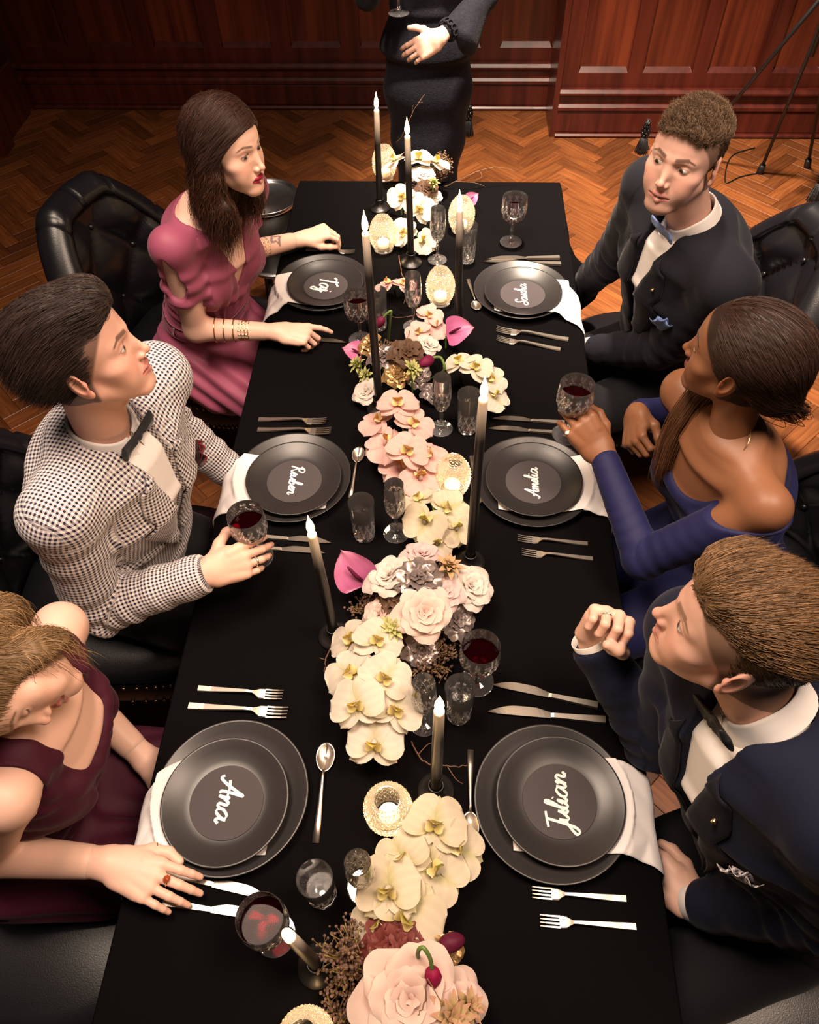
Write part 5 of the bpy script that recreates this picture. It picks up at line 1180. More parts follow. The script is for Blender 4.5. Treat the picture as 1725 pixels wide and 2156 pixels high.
def lapel(B, vol, w, inner, outer, off=.006, nu=30, nv=7):
    """one lapel: strip between two lines (across in metres, height along the spine, place on the strip), laid on the jacket front"""
    T = np.linspace(0, 1, nu); gi, go = [np.stack([np.interp(T, [p[2] for p in ln], [p[j] for p in ln]) for j in (0, 1)], 1) for ln in (inner, outer)]; P = []
    for i in range(nu):
        for j in range(nv): q = gi[i]+(go[i]-gi[i])*j/(nv-1); P.append(B.pel+B.z*B.L*q[1]+B.x*w*q[0]+B.y*.24)
    D = np.tile(-nrm(B.y+B.z*.10), (len(P), 1)); P = vol.wrap(np.array(P), D, off, 90); roll = np.tile(.004*np.sin(np.linspace(0, PI, nv)), nu); P = P-D*roll[:, None]
    F = [(i*nv+j, (i+1)*nv+j, (i+1)*nv+j+1, i*nv+j+1) for i in range(nu-1) for j in range(nv-1)]; V2, F2 = solid(P, F, nu, nv, -D, .005)
    if w > 0: F2 = [tuple(reversed(f)) for f in F2]
    return V2, np.array(F2), P.reshape(nu, nv, 3)
def collar(B, pos, R, s, hgt=.040, lean=.012, r0=(.0525, .0550)):
    """folded shirt collar around the neck, open at the front"""
    top = B.top; ax = nrm((pos+R@np.array([0, -.022, -.06])*s)-(top-B.z*.02)); x = nrm(B.x-ax*np.dot(B.x, ax)); y = np.cross(ax, x); n = 44; V = []; prof = [(.003, -.020), (-.001, hgt*.5), (-.001, hgt), (.002, hgt+.0015), (.0045, hgt-.003), (.008, hgt*.45), (.012, .004)]
    for i in range(n):
        a = math.radians(-255+330*i/(n-1)+(-.0)) if False else math.radians(98+344*i/(n-1)); e = abs(i/(n-1)-.5)*2; dz = -.016*sstep(np.array(e), .55, 1.0)
        for j, (dr, zz) in enumerate(prof):
            ex = (.012*max(0, (e-.8)/.2) if j >= 5 else 0); V.append(top-B.z*.006+x*(r0[0]+dr+ex)*math.cos(a)+y*(r0[1]+dr+ex*1.3)*math.sin(a)-y*.004+ax*(zz+dz-(.018*max(0, (e-.7)/.3) if j >= 5 else 0)))
    m = len(prof); F = np.array([(i*m+j, i*m+j+1, (i+1)*m+j+1, (i+1)*m+j) for i in range(n-1) for j in range(m-1)]); return np.array(V), F, ax, x, y
def bowtie(c, x, up, nrmv, s=1.0):
    R = np.stack([x, up, nrmv], 1); f = lambda p: c+R@np.array(p)*s; P = [ell(f((0, 0, .002)), np.array((.009, .010, .007))*s, R, k=.004)]
    for q in (1, -1):
        P += [cap(f((q*.008, 0, 0)), f((q*.044, 0, .002)), (.009*s, .005*s), (.021*s, .0055*s), xd=R[:, 1], k=.004, capf=.5), cap(f((q*.014, 0, .006)), f((q*.046, 0, .001)), (.003*s, .004*s), (.004*s, .003*s), xd=R[:, 1], k=.006)]
    return Vol(P, .0018).mesh()
def cuff(Wr, d, R_, L_=.022, th=.003, seg=26, rat=.85, xd=(0, 0, 1)):
    b = basis(np.cross(d, xd), d); V = []
    for zz, rr in ((-L_, R_), (0, R_), (.0015, R_-th*.5), (0, R_-th), (-L_, R_-th)):
        for k in range(seg): a = 2*PI*k/seg; V.append(Wr+nrm(d)*zz+b[:, 0]*rr*math.cos(a)+b[:, 1]*rr*rat*math.sin(a))
    return np.array(V), np.array([(i*seg+k, i*seg+(k+1) % seg, (i+1)*seg+(k+1) % seg, (i+1)*seg+k) for i in range(4) for k in range(seg)])
def shoes(root, B, ankle, fwd, mat):
    for w in 'rl':
        a = np.array(ankle[w]); d = nrm((fwd[0], fwd[1], 0)); P = [cap(a*np.array([1, 1, 0])+np.array([0, 0, .045])-d*.05, a*np.array([1, 1, 0])+np.array([0, 0, .036])+d*.17, (.036, .042), (.034, .030), xd=np.cross(d, (0, 0, 1)), k=.02), cap(a, a*np.array([1, 1, 0])+np.array([0, 0, .05]), .046, .046)]
        v = Vol(P, .006); v.cut((0, 0, .004), (0, 0, -1)); V, F = v.mesh(); child(root, 'shoe', V, F, mat)
def armuv(B, V, Nn):
    """weave coordinates that run along sleeves and around the chest"""
    best = np.full(len(V), 1e9); UV = np.zeros((len(V), 3)); rel = V-B.pel; t = np.clip(rel@B.z/B.L, 0, 1); T = [q[0] for q in B.sec]; A_, B_ = np.interp(t, T, [q[1] for q in B.sec]), np.interp(t, T, [q[2] for q in B.sec]); xx, yy = rel@B.x, rel@B.y
    sd = (np.sqrt((xx/A_)**2+(yy/B_)**2)-1)*np.minimum(A_, B_); best = sd+.004; zz = rel@B.z; nx, nz = np.abs(Nn@B.x), np.abs(Nn@B.z); UV[:, 0] = np.where(nx < .72, xx, yy); UV[:, 1] = np.where(nz < .72, zz, yy+.3)
    sh = np.minimum(segd(V, B.top-B.z*.03, B.S['r'])[0], segd(V, B.top-B.z*.03, B.S['l'])[0])-.06; best = np.minimum(best, sh)
    for w in B.arm:
        S, E, Wr = B.arm[w]; n = nrm(np.cross(E-S, Wr-E)); o = 0.0
        for a, b, r in ((S, E, .055), (E, Wr, .048)):
            d, tt = segd(V, a, b); u = nrm(b-a); q = V-a; ang = np.arctan2(q@n, q@np.cross(u, n)); m = d-r < best; ll = np.linalg.norm(b-a); UV[m, 0] = ang[m]*.05+3.0; UV[m, 1] = (q@u)[m]+o; best = np.minimum(best, d-r); o += ll
    return UV
# ================================================================ the guests
SK = (.66, .405, .315); SKW = (.70, .44, .35); SKD = (.215, .092, .045)
def disp(V, F, fn): N_ = vnormals(V, F); return V+N_*fn(V)[:, None]
def skinset(root, parts, label=None):
    V, F, C = join(parts); return child(root, 'body', V, F, skinmat(), C, label)
def rough_skin(V, F, col): return V, F, np.clip(np.tile(np.array(col), (len(V), 1))*(1+.05*vnoise(V, 60, 2))[:, None], 0, 1)
GINGH = None
def gingham():
    global GINGH
    if GINGH: return GINGH
    m, nt, out = nodes('gingham_cloth'); N = nt.nodes; L = nt.links; b = N.new('ShaderNodeBsdfPrincipled'); setin(b, 'Roughness', .85); setin(b, 'Specular IOR Level', .15); setin(b, 'Sheen Weight', .1); L.new(b.outputs[0], out.inputs[0])
    a = N.new('ShaderNodeAttribute'); a.attribute_name = 'weave'; sp = N.new('ShaderNodeSeparateXYZ'); L.new(a.outputs['Vector'], sp.inputs[0]); w = []
    for k in (0, 1):
        mu = N.new('ShaderNodeMath'); mu.operation = 'MULTIPLY'; mu.inputs[1].default_value = 2*PI/.0078; L.new(sp.outputs[k], mu.inputs[0]); si = N.new('ShaderNodeMath'); si.operation = 'SINE'; L.new(mu.outputs[0], si.inputs[0])
        mr = N.new('ShaderNodeMapRange'); mr.inputs[1].default_value = -.12; mr.inputs[2].default_value = .12; L.new(si.outputs[0], mr.inputs[0]); w.append(mr)
    ad = N.new('ShaderNodeMath'); ad.operation = 'ADD'; L.new(w[0].outputs[0], ad.inputs[0]); L.new(w[1].outputs[0], ad.inputs[1]); hf = N.new('ShaderNodeMath'); hf.operation = 'MULTIPLY'; hf.inputs[1].default_value = .5; L.new(ad.outputs[0], hf.inputs[0])
    r = N.new('ShaderNodeValToRGB'); r.color_ramp.elements[0].color = (.74, .70, .69, 1); r.color_ramp.elements[1].color = (.014, .014, .035, 1); e = r.color_ramp.elements.new(.5); e.color = (.40, .36, .38, 1); L.new(hf.outputs[0], r.inputs[0]); L.new(r.outputs[0], b.inputs['Base Color']); GINGH = m; return m
def weave(o, UV):
    a = o.data.attributes.new('weave', 'FLOAT_VECTOR', 'POINT'); a.data.foreach_set('vector', np.asarray(UV, np.float32).ravel())
def fromto(W_, tgt): return nrm(np.asarray(tgt)-np.asarray(W_))
def suit(root, B, pos, R, hs, cloth, names, lap_t=.40, opening=1.0, tie=None, square=None, sq_side=-1, pin=True, ging=False, lapmat=None, cuffs='rl', trousers=None, knee=None, ankle=None, vfold=0.004, vest=None):
    """shirt, collar, tie, jacket with lapels and sleeves, trousers and shoes"""
    P = B.torso(.009, t0=.25, t1=.93); v = Vol(P, .005); V, F = v.mesh(); child(root, 'shirt', V, F, mshirt)
    V, F, ax, cx, cy = collar(B, pos, R, hs); V2, F2 = np.array(V), F; child(root, 'shirt_collar', V2, F2, mshirt)
    P = B.torso(.020)+B.armprims('r', .014, .97)+B.armprims('l', .014, .97); P[-1]['cf'] = P[-3]['cf'] = .25
    j0 = Vol(B.torso(.020), .0065); fr = [B.pt(90, lap_t, .012), B.pt(90, .62, .02), B.pt(90, .86, .025), B.top+B.y*.070+B.z*.005, B.top+B.z*.05]; wd = [(.002, .02), (.011*opening, .035), (.028*opening, .05), (.040, .045), (.050, .052)]
    for a, b, p, q in zip(fr, fr[1:], wd, wd[1:]): P.append(cap(a, b, p, q, xd=B.x, k=.005, op='s'))
    P.append(cap(B.top-B.z*.012, B.top+B.z*.08, (.058, .060), (.066, .068), xd=B.x, k=.006, op='s'))
    j = Vol(P, .0044); V, F = j.mesh()
    def folds(Q):
        d = np.zeros(len(Q))
        for w in 'rl':
            S, E, W_ = B.arm[w]; de = np.linalg.norm(Q-E, axis=1); ds, t = segd(Q, S, E); d2, t2 = segd(Q, E, W_); inn = nrm((S+W_)/2-E)
            al = np.where(ds < d2, -(1-t)*np.linalg.norm(E-S), t2*np.linalg.norm(W_-E)); side = ((Q-E)@inn)
            d += vfold*np.sin(al*150+side*40+vnoise(Q, 40, 1)*1.5)*np.exp(-(de/.11)**2)+.35*vfold*np.sin(al*95+vnoise(Q, 25, 4)*2.5)*(np.minimum(ds, d2) < .075)
        return d+vfold*.45*vnoise(Q, 34, 7)
    UVj = armuv(B, V, vnormals(V, F)); V = disp(V, F, folds); o = child(root, 'jacket', V, F, cloth)
    if ging: weave(o, UVj)
    for w in (1, -1):
        LV, LF, G = lapel(B, j0, w, [(.001, lap_t, 0), (.010*opening, .62, .42), (.027*opening, .86, .72), (.045, 1.0, 1)], [(.004, lap_t-.004, 0), (.078, .66, .44), (.098, .735, .56), (.104, .760, .60), (.076, .785, .635), (.088, .85, .74), (.074, .95, 1)], off=.0060)
        lo = child(root, 'lapel', LV, LF, lapmat or cloth)
        if ging: q = LV-B.pel; weave(lo, np.stack([(q@B.x)*1.0+(q@B.z)*.25*w, (q@B.z)-(q@B.x)*.25*w, q@B.y], 1))
        if pin and w == -1:
            p0 = G[23, 4]; nn = nrm(p0-B.ctr(.85)); PV, PF = lathe([(.0001, .006), (.0035, .005), (.0045, .003), (.0028, .0005), (.0045, -.001)], 10); child(root, 'lapel_pin', PV@basis(np.cross(nn, (0, 0, 1)), nn).T+p0+nn*.002, PF, mgold)
    if tie:
        c = B.top+cy*(.068)+ax*.026; TV, TF = bowtie(c, cx, ax, nrm(B.y*1.0+B.z*.2), tie[1]); child(root, 'bow_tie', TV, TF, tie[0])
    if square:
        c0 = j0.wrap(B.pt(90-sq_side*38, .70, .1)[None], -nrm(B.pt(90-sq_side*38, .70, .1)-B.ctr(.70))[None], .004)[0]; nn = nrm(c0-B.ctr(.70)); up = nrm(B.z-nn*(B.z@nn)); sx = np.cross(up, nn); mb = MB()
        for a_, l_, w_ in ((-.55, .062, .022), (-.05, .068, .020), (.5, .056, .022)):
            u, vv = np.meshgrid(np.linspace(0, 1, 8), np.linspace(-1, 1, 7), indexing='ij'); wq = w_*(.35+1.0*u-.75*u**3); lx, lz = wq*vv, l_*(u-.3); X_ = lx*math.cos(a_)+lz*math.sin(a_); Z_ = -lx*math.sin(a_)+lz*math.cos(a_); Y_ = .006+.010*u+.006*np.cos(vv*2.5)*u+.003*(a_+.6)
            VV = (c0+X_.reshape(-1, 1)*sx+Z_.reshape(-1, 1)*up+Y_.reshape(-1, 1)*nn); FF = [(i*7+k, (i+1)*7+k, (i+1)*7+k+1, i*7+k+1) for i in range(7) for k in range(6)]; VV, FF = solid(VV, FF, 8, 7, nn, .0012); mb.add(VV-np.array(root.location), FF)
        so = mb.build('pocket_square', square, root)
        if square.name.startswith('gingham'): q = np.concatenate(mb.V); weave(so, np.stack([q@sx, q@up, q@nn], 1))
    for w in cuffs:
        S, E, W_ = B.arm[w]; d = nrm(W_-E); CV, CF = cuff(W_+d*.010, d, .0385); child(root, 'shirt_cuff', CV, CF, mshirt)
    kn, an = knee, ankle; P = B.legs(kn, an, .012)+[ell(B.pel, (.17, .13, .10), np.stack([B.x, B.y, B.z], 1), k=.03)]; V, F = Vol(P, .007).mesh(); child(root, 'trousers', disp(V, F, lambda q: .004*vnoise(q, 40, 3)), F, trousers)
    shoes(root, B, an, (B.y[0], B.y[1]), M('black_shoe_leather', (.008, .008, .008), rough=.25))
    return j
def legpts(B, kx, ax_, spread=.10, kz=.55):
    f = nrm((B.y[0], B.y[1], 0)); k = {}; a = {}
    for q, w in ((1, 'r'), (-1, 'l')): k[w] = np.array([*(B.pel[:2]+f[:2]*kx+B.x[:2]*q*spread), kz]); a[w] = np.array([*(B.pel[:2]+f[:2]*ax_+B.x[:2]*q*spread), .09])
    return k, a
def fist(a=1.25, b=1.5, c=.9): return [(a, b, c)]*4

# ---------------------------------------------------------------- 1 woman in the mauve dress
def guest_mauve():
    B = Body('f', (-.75, 1.87, .60), (-.605, 1.765, 1.082), (.86, -.5), .148); root = person('woman in a draped mauve dress with long dark wavy hair', (*B.pel[:2], 0))
    pos = at(479, 312, 1.285); hs = .86; HB, R = put_head(B, pos, (.93, -.40, .06), (-.03, .06, 1), hs, skin=SKW, lips=(.30, .018, .045), brow=(.055, .028, .018), iris=(.05, .06, .06), makeup=1, mouth=0, scalp=(.03, .014, .010), gaze=(.25, 1, -.12), jaw=.97, ears=False)
    rw, lw = at(590, 699, .803), at(640, 502, .800); B.setarm('r', rw, at(405, 705, .78), .275, .235); B.setarm('l', lw, at(556, 540, .78), .275, .235); k, a = legpts(B, .42, .44)
    P = B.torso()+B.armprims('r', skin=True)+B.armprims('l', skin=True)+B.legs(k, a); bodyV, bodyF = Vol(P, .0036).mesh(); bv = rough_skin(bodyV, bodyF, SKW)
    E = B.arm['l'][1]; tp = E+(lw-E)*.60; C = bv[2]; tn = nrm(np.cross(lw-E, (0, 0, 1))*-1+np.array([0, -.3, .9]))       # small dark tattoo on the left forearm
    q = bodyV-(tp+np.array([0, -.012, .022])); e1 = nrm(lw-E); e2 = nrm(np.cross(e1, tn)); x_, y_ = q@e1, q@e2; tm = (np.abs(np.hypot(x_/.014, y_/.010)-1+.35*np.sin(np.arctan2(y_, x_)*4)) < .38)*(np.linalg.norm(q, axis=1) < .026)*((q@tn) > -.02); C[tm] = C[tm]*.25+np.array((.05, .05, .08))*.75
    hp1, t1, i1 = hand(rw, at(690, 712, .79)-rw+np.array([0, 0, .004]), (.0, -.25, 1), 'r', .92, [(.12, .28, .22), (.85, 1.0, .6), (.95, 1.1, .6), (1.0, 1.1, .6)], thumb=[(.022, .020, -.008), (.030, .048, -.022), (.020, .070, -.030), (.008, .085, -.032)], arm=(B, 0.0))
    hp2, t2, i2 = hand(lw, (.92, .25, .18), (-.2, -.15, 1), 'l', .92, [(.75, .75, .45), (.85, .8, .5), (.95, .85, .5), (1.05, .9, .5)], thumb=[(.024, .020, -.008), (.040, .048, -.022), (.040, .076, -.034), (.034, .094, -.046)], arm=(B, 0.0))
    skinset(root, [bv, HB, handmesh(hp1, t1, SKW), handmesh(hp2, t2, SKW)])
    # dress
    md = M('mauve_jersey', (.27, .062, .115), rough=.55, sheen=.10, bump=.06, bscale=900, spec=.3)
    P = B.torso(.0075, bust=1.05)+[cap(B.pel+B.y*.0, B.pel+B.y*.16-np.array([0, 0, .02]), (.20, .10), (.19, .085), xd=B.x, k=.04)]+B.legs(k, {w: k[w]+np.array([0, 0, -.10]) for w in 'rl'}, .016)
    for w in 'rl':
        S, E, _ = B.arm[w]; d = E-S; P += [cap(S+B.z*.003, S+d*.34, .0475, .048, k=.02), cap(S+d*.34, S+d*.56, .050, .046, k=.015, capf=.4)]
        d_ = nrm(d); pq = nrm(np.cross(np.cross(d_, (B.x if w == 'r' else -B.x)+B.y*.35), d_)); P.append(cap(S+d*.02+pq*.056, S+d*.36+pq*.056, (.008, .03), (.038, .036), xd=np.cross(d_, pq), k=.006, op='s'))
    P += [cap(B.pt(88, .63, .012), B.top+B.y*.055-B.z*.02, (.004, .03), (.058, .05), xd=B.x, k=.006, op='s'), cap(B.top-B.z*.02, B.top+B.z*.08, (.085, .07), (.12, .09), xd=B.x, k=.012, op='s')]
    dv = Vol(P, .0034); V, F = dv.mesh(); G = B.pt(70, .34, .01)
    def fold(Q):
        r = Q-G; x_, z_ = r@B.x, r@B.z; an = np.arctan2(x_, z_); up = sstep(z_, -.01, .05)*(1-sstep(z_, .20, .30)); lo = 1-sstep(z_, -.03, .0)
        f = .0032*np.sin(an*22+1.2*vnoise(Q, 25, 2))*up*sstep(np.hypot(x_, z_), .01, .06)
        f += .0045*np.sin(np.hypot(x_+.05, z_*1.3+.02)*110+vnoise(Q, 20, 5)*1.2)*lo
        for w in 'rl':
            S, E, _ = B.arm[w]; ds, t = segd(Q, S, E); f += .0030*np.sin(np.linalg.norm(Q-S, axis=1)*170+vnoise(Q, 30, 6))*(ds < .07)*sstep(np.linalg.norm(Q-S, axis=1), .02, .05)
        return f
    child(root, 'dress', disp(V, F, fold), F, md)
    n, mrow = 60, 6; PP, DD = [], []
    for i in range(n+1):
        dg = 360*i/n
        for j in range(mrow): t = .295+.075*j/(mrow-1)+.045*math.cos(math.radians(dg-150)); p = B.pt(dg, t, .06); PP.append(p); DD.append(-nrm(p-B.ctr(t)))
    PP = dv.wrap(np.array(PP), np.array(DD), .004); FF = [(i*mrow+j, i*mrow+j+1, (i+1)*mrow+j+1, (i+1)*mrow+j) for i in range(n) for j in range(mrow-1)]; VV, FF = solid(PP, FF, n+1, mrow, -np.array(DD), .003); child(root, 'waist_sash', VV, [f[::-1] for f in FF], md)
    # jewellery
    E = B.arm['r'][1]; d = rw-E
    for t, rr, th in ((.24, .0345, .0016), (.35, .0330, .0016), (.46, .0315, .0016)):
        V, F = ringmesh(E+d*t, d+np.array([0, .02, -.01]), rr, th); child(root, 'bangle', V, F, mgold)
    for w, ts in (('r', (.54, .58, .62)), ('l', (.30, .36, .42))):
        E = B.arm[w][1]; Wp = B.arm[w][2]; mb = MB()
        for t in ts:
            for k_ in range(16):
                a_ = 2*PI*k_/16; b_ = basis(np.cross(Wp-E, (0, 0, 1)), Wp-E); c = E+(Wp-E)*t+(.0315-.010*t)*(b_[:, 0]*math.cos(a_)+b_[:, 1]*math.sin(a_)); V, F = ringmesh(c, b_[:, 0]*math.cos(a_)+b_[:, 1]*math.sin(a_), .0062, .0018, 8, 5); mb.add(V-np.array(root.location), F)
        mb.build('chain_bracelet', mgold, root)
    # hair
    hc = (.030, .0125, .0085); cv = haircap([ell((0, -.015, .045), (.084, .107, .090), k=.02), ell((0, -.060, -.070), (.080, .055, .095), k=.03), ell((.072, -.010, -.060), (.026, .040, .085), k=.02), ell((-.070, -.010, -.060), (.026, .040, .085), k=.02), ell((.074, .0, -.135), (.032, .042, .055), k=.03), ell((-.062, .0, -.12), (.026, .038, .05), k=.03), ell((0, -.070, -.13), (.082, .045, .07), k=.03)], nape=-.5, ear=False, hairline=.066, cuts=[ell((0, .105, -.05), (.066, .085, .105), k=.01, op='s'), ell((0, .03, -.19), (.052, .075, .10), k=.01, op='s')])
    V, F = cv.mesh(); V = disp(V, F, lambda Q: .006*np.sin(Q[:, 2]*75+4*np.arctan2(Q[:, 0], Q[:, 1])+vnoise(Q, 30, 2)*2)*sstep(-Q[:, 2], -.03, .05)+.0006*np.sin(np.arctan2(Q[:, 0], Q[:, 1]+.01)*40+vnoise(Q, 30, 3)*2)); N_ = vnormals(V, F); C = np.tile(np.array(hc)*.8, (len(V), 1))
    child(root, 'hair', placed(V, pos, R, hs), F, mhair, C, 'long dark brown wavy hair')
    fld = lambda p: np.stack([np.sign(p[:, 0]-.02)*.35*np.clip(p[:, 2]+.02, 0, 1)*8, -.25-.0*p[:, 1], -1+0*p[:, 0]], 1)
    a1 = strands(V, N_, 6500, fld, .08, .00045, 5, np.array(hc)*1.4, wave=.35, lift=.08, K=9, freq=110, grav=.3, hug=cv, sel=~((V[:, 1] > .035)*(V[:, 2] > .015))); a2 = strands(V, N_, 2600, fld, .12, .0005, 6, np.array((.07, .028, .014)), wave=.6, lift=.2, K=14, freq=130, grav=.4, sel=(V[:, 2] < .0), hug=cv)
    a3 = strands(V, N_, 3000, lambda p: np.stack([np.sign(p[:, 0]+.025)*1.0, -.5+0*p[:, 0], -.55+0*p[:, 0]], 1), .05, .00045, 7, np.array(hc)*1.4, lift=.012, K=8, jit=.06, hug=cv, sel=(V[:, 1] > .0)*(V[:, 2] > .005))
    Vs, Fs, Cs = join([a1, a2, a3]); child(root, 'hair_strands', placed(Vs, pos, R, hs), Fs, mhair, Cs)
    shoes(root, B, a, (B.y[0], B.y[1]), M('black_shoe_leather', (.008, .008, .008), rough=.25)); return B
guest_mauve()

# ---------------------------------------------------------------- 2 man in the gingham jacket
def guest_gingham():
    B = Body('m', (-.78, 1.03, .60), (-.618, .945, 1.122), (.95, -.28), .170); root = person('man in a gingham jacket raising a glass of red wine', (*B.pel[:2], 0))
    pos = at(172, 745, 1.35); hs = .91; HB, R = put_head(B, pos, (.93, .30, .22), (-.30, -.02, 1), hs, skin=(.70, .40, .31), lips=(.52, .20, .17), brow=(.05, .028, .02), iris=(.06, .04, .03), scalp=(.02, .012, .010), gaze=(0, 1, -.05), smile=.6, closed=False)
    rw, lw = at(436, 1206, .895), at(500, 1006, .70); B.setarm('r', rw, at(255, 1290, .80), .29, .25); B.setarm('l', lw, at(420, 940, .80), .29, .25); k, a = legpts(B, .43, .45)
    P = B.torso(-.015, t1=.93)+B.armprims('r', -.006)+B.armprims('l', -.006)+B.legs(k, a, -.01); bv = rough_skin(*Vol(P, .006).mesh(), SK)
    g = at(528, 1176, .895); hp1, t1, i1 = hand(rw, g-rw, (-.35, -.72, .60), 'r', .97, [(.40, .42, .25), (.44, .46, .25), (.48, .48, .25), (.55, .5, .25)], thumb=[(.024, .020, -.010), (.048, .040, -.022), (.066, .062, -.026), (.070, .084, -.022)], spread=.02, arm=(B, -.006))
    hp2, t2, i2 = hand(lw, (.8, .1, -.4), (.3, -.1, 1), 'l', 1.0, [(.3, .4, .3)]*4, arm=(B, -.006))
    skinset(root, [bv, HB, handmesh(hp1, t1, SK), handmesh(hp2, t2, SK)])
    suit(root, B, pos, R, hs, gingham(), None, lap_t=.42, opening=1.0, tie=(M('navy_velvet', (.008, .009, .016), rough=.8, sheen=.3), 1.05), square=M('burgundy_silk', (.14, .008, .012), rough=.45, sheen=.3), sq_side=-1, pin=False, ging=True, cuffs='l', trousers=clothm('black_wool', (.008, .008, .010)), knee=k, ankle=a, vfold=.0045)
    p = i1[2][0]+(i1[2][1]-i1[2][0])*.55; V, F = ringmesh(p, i1[2][1]-i1[2][0], .0098, .0022); child(root, 'ring', V, F, msilv, label='wide silver ring')
    hc = (.022, .013, .0105); cv = haircap([ell((0, .012, .080), (.066, .088, .046), k=.02), ell((0, .060, .090), (.056, .034, .028), k=.02), ell((0, -.05, .03), (.078, .072, .085), k=.02)], nape=-.085)
    V, F = cv.mesh(); V = disp(V, F, lambda Q: .0022*np.sin(Q[:, 0]*260+vnoise(Q, 40, 2)*3)+.0025*vnoise(Q, 60, 3)); N_ = vnormals(V, F); child(root, 'hair', placed(V, pos, R, hs), F, mhair, np.tile(np.array(hc)*.8, (len(V), 1)), 'dark brown hair swept back')
    fld = lambda p: np.stack([.25*p[:, 0]/.07, -1+0*p[:, 0], .35*np.clip(p[:, 1]/.06, -1.2, 1)-.25], 1); a1 = strands(V, N_, 8500, fld, .045, .00042, 8, np.array(hc)*1.6, lift=.12, K=7, jit=.22, hug=cv)
    child(root, 'hair_strands', placed(a1[0], pos, R, hs), a1[1], mhair, a1[2]); return B
guest_gingham()

# ---------------------------------------------------------------- 3 man with the blue pocket square
mnavy = clothm('dark_navy_wool', (.0075, .0078, .013), .85, .06); mnavy2 = clothm('navy_wool', (.0055, .0075, .022), .8, .08); mtro = clothm('black_trouser_wool', (.005, .005, .007), .85, .05)
def guest_navy_far():
    B = Body('m', (.70, 1.82, .60), (.568, 1.640, 1.125), (-.90, -.42), .172); root = person('man in a dark navy suit with a pale blue bow tie and pocket square', (*B.pel[:2], 0))
    pos = at(1443, 330, 1.325); hs = .91; HB, R = put_head(B, pos, (-.60, -.80, .14), (.08, .02, 1), hs, skin=(.60, .36, .29), lips=(.46, .19, .17), brow=(.05, .03, .02), iris=(.05, .03, .02), stubble=.55, scalp=(.06, .036, .022), gaze=(.25, 1, -.22), mouth=.5, hairline=.075)
    rw, lw = at(1220, 612, .665), at(1246, 737, .675); B.setarm('r', rw, at(1310, 590, .80), .30, .26); B.setarm('l', lw, at(1440, 770, .78), .30, .26); k, a = legpts(B, .44, .44)
    P = B.torso(-.015, t1=.93)+B.armprims('r', -.006)+B.armprims('l', -.006)+B.legs(k, a, -.01); bv = rough_skin(*Vol(P, .006).mesh(), SK)
    hp1, t1, i1 = hand(rw, (-.9, .3, -.3), (0, 0, 1), 'r', 1.0, [(.3, .4, .3)]*4, arm=(B, -.006)); hp2, t2, i2 = hand(lw, (-1, .1, -.12), (.1, -.4, 1), 'l', 1.0, [(.3, .4, .3)]*4, arm=(B, -.006))
    skinset(root, [bv, HB, handmesh(hp1, t1, SK), handmesh(hp2, t2, SK)])
    blue = M('pale_blue_silk', (.16, .24, .50), rough=.5, sheen=.2); suit(root, B, pos, R, hs, mnavy, None, lap_t=.30, opening=.85, tie=(blue, .9), square=blue, sq_side=-1, trousers=mtro, knee=k, ankle=a)
    hc = (.085, .052, .030); cv = haircap([ell((0, .015, .068), (.062, .080, .040), k=.02), ell((0, .055, .076), (.054, .032, .024), k=.02)], nape=-.06, base=(.0768, .0995, .086), hairline=.075)
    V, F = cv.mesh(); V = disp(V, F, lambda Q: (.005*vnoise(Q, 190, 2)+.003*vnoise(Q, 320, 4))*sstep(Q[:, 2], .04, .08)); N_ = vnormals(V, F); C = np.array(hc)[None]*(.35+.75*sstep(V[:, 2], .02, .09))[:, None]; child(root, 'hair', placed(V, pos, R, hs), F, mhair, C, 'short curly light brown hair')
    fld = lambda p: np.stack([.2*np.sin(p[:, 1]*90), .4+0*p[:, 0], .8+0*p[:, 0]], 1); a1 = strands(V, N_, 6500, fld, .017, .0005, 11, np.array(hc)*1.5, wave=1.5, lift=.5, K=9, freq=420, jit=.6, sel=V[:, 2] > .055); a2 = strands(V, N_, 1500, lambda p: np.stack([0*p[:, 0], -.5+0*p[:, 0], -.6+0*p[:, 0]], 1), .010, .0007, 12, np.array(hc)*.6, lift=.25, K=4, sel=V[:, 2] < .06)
    J = join([a1, a2]); child(root, 'hair_strands', placed(J[0], pos, R, hs), J[1], mhair, J[2]); return B
guest_navy_far()

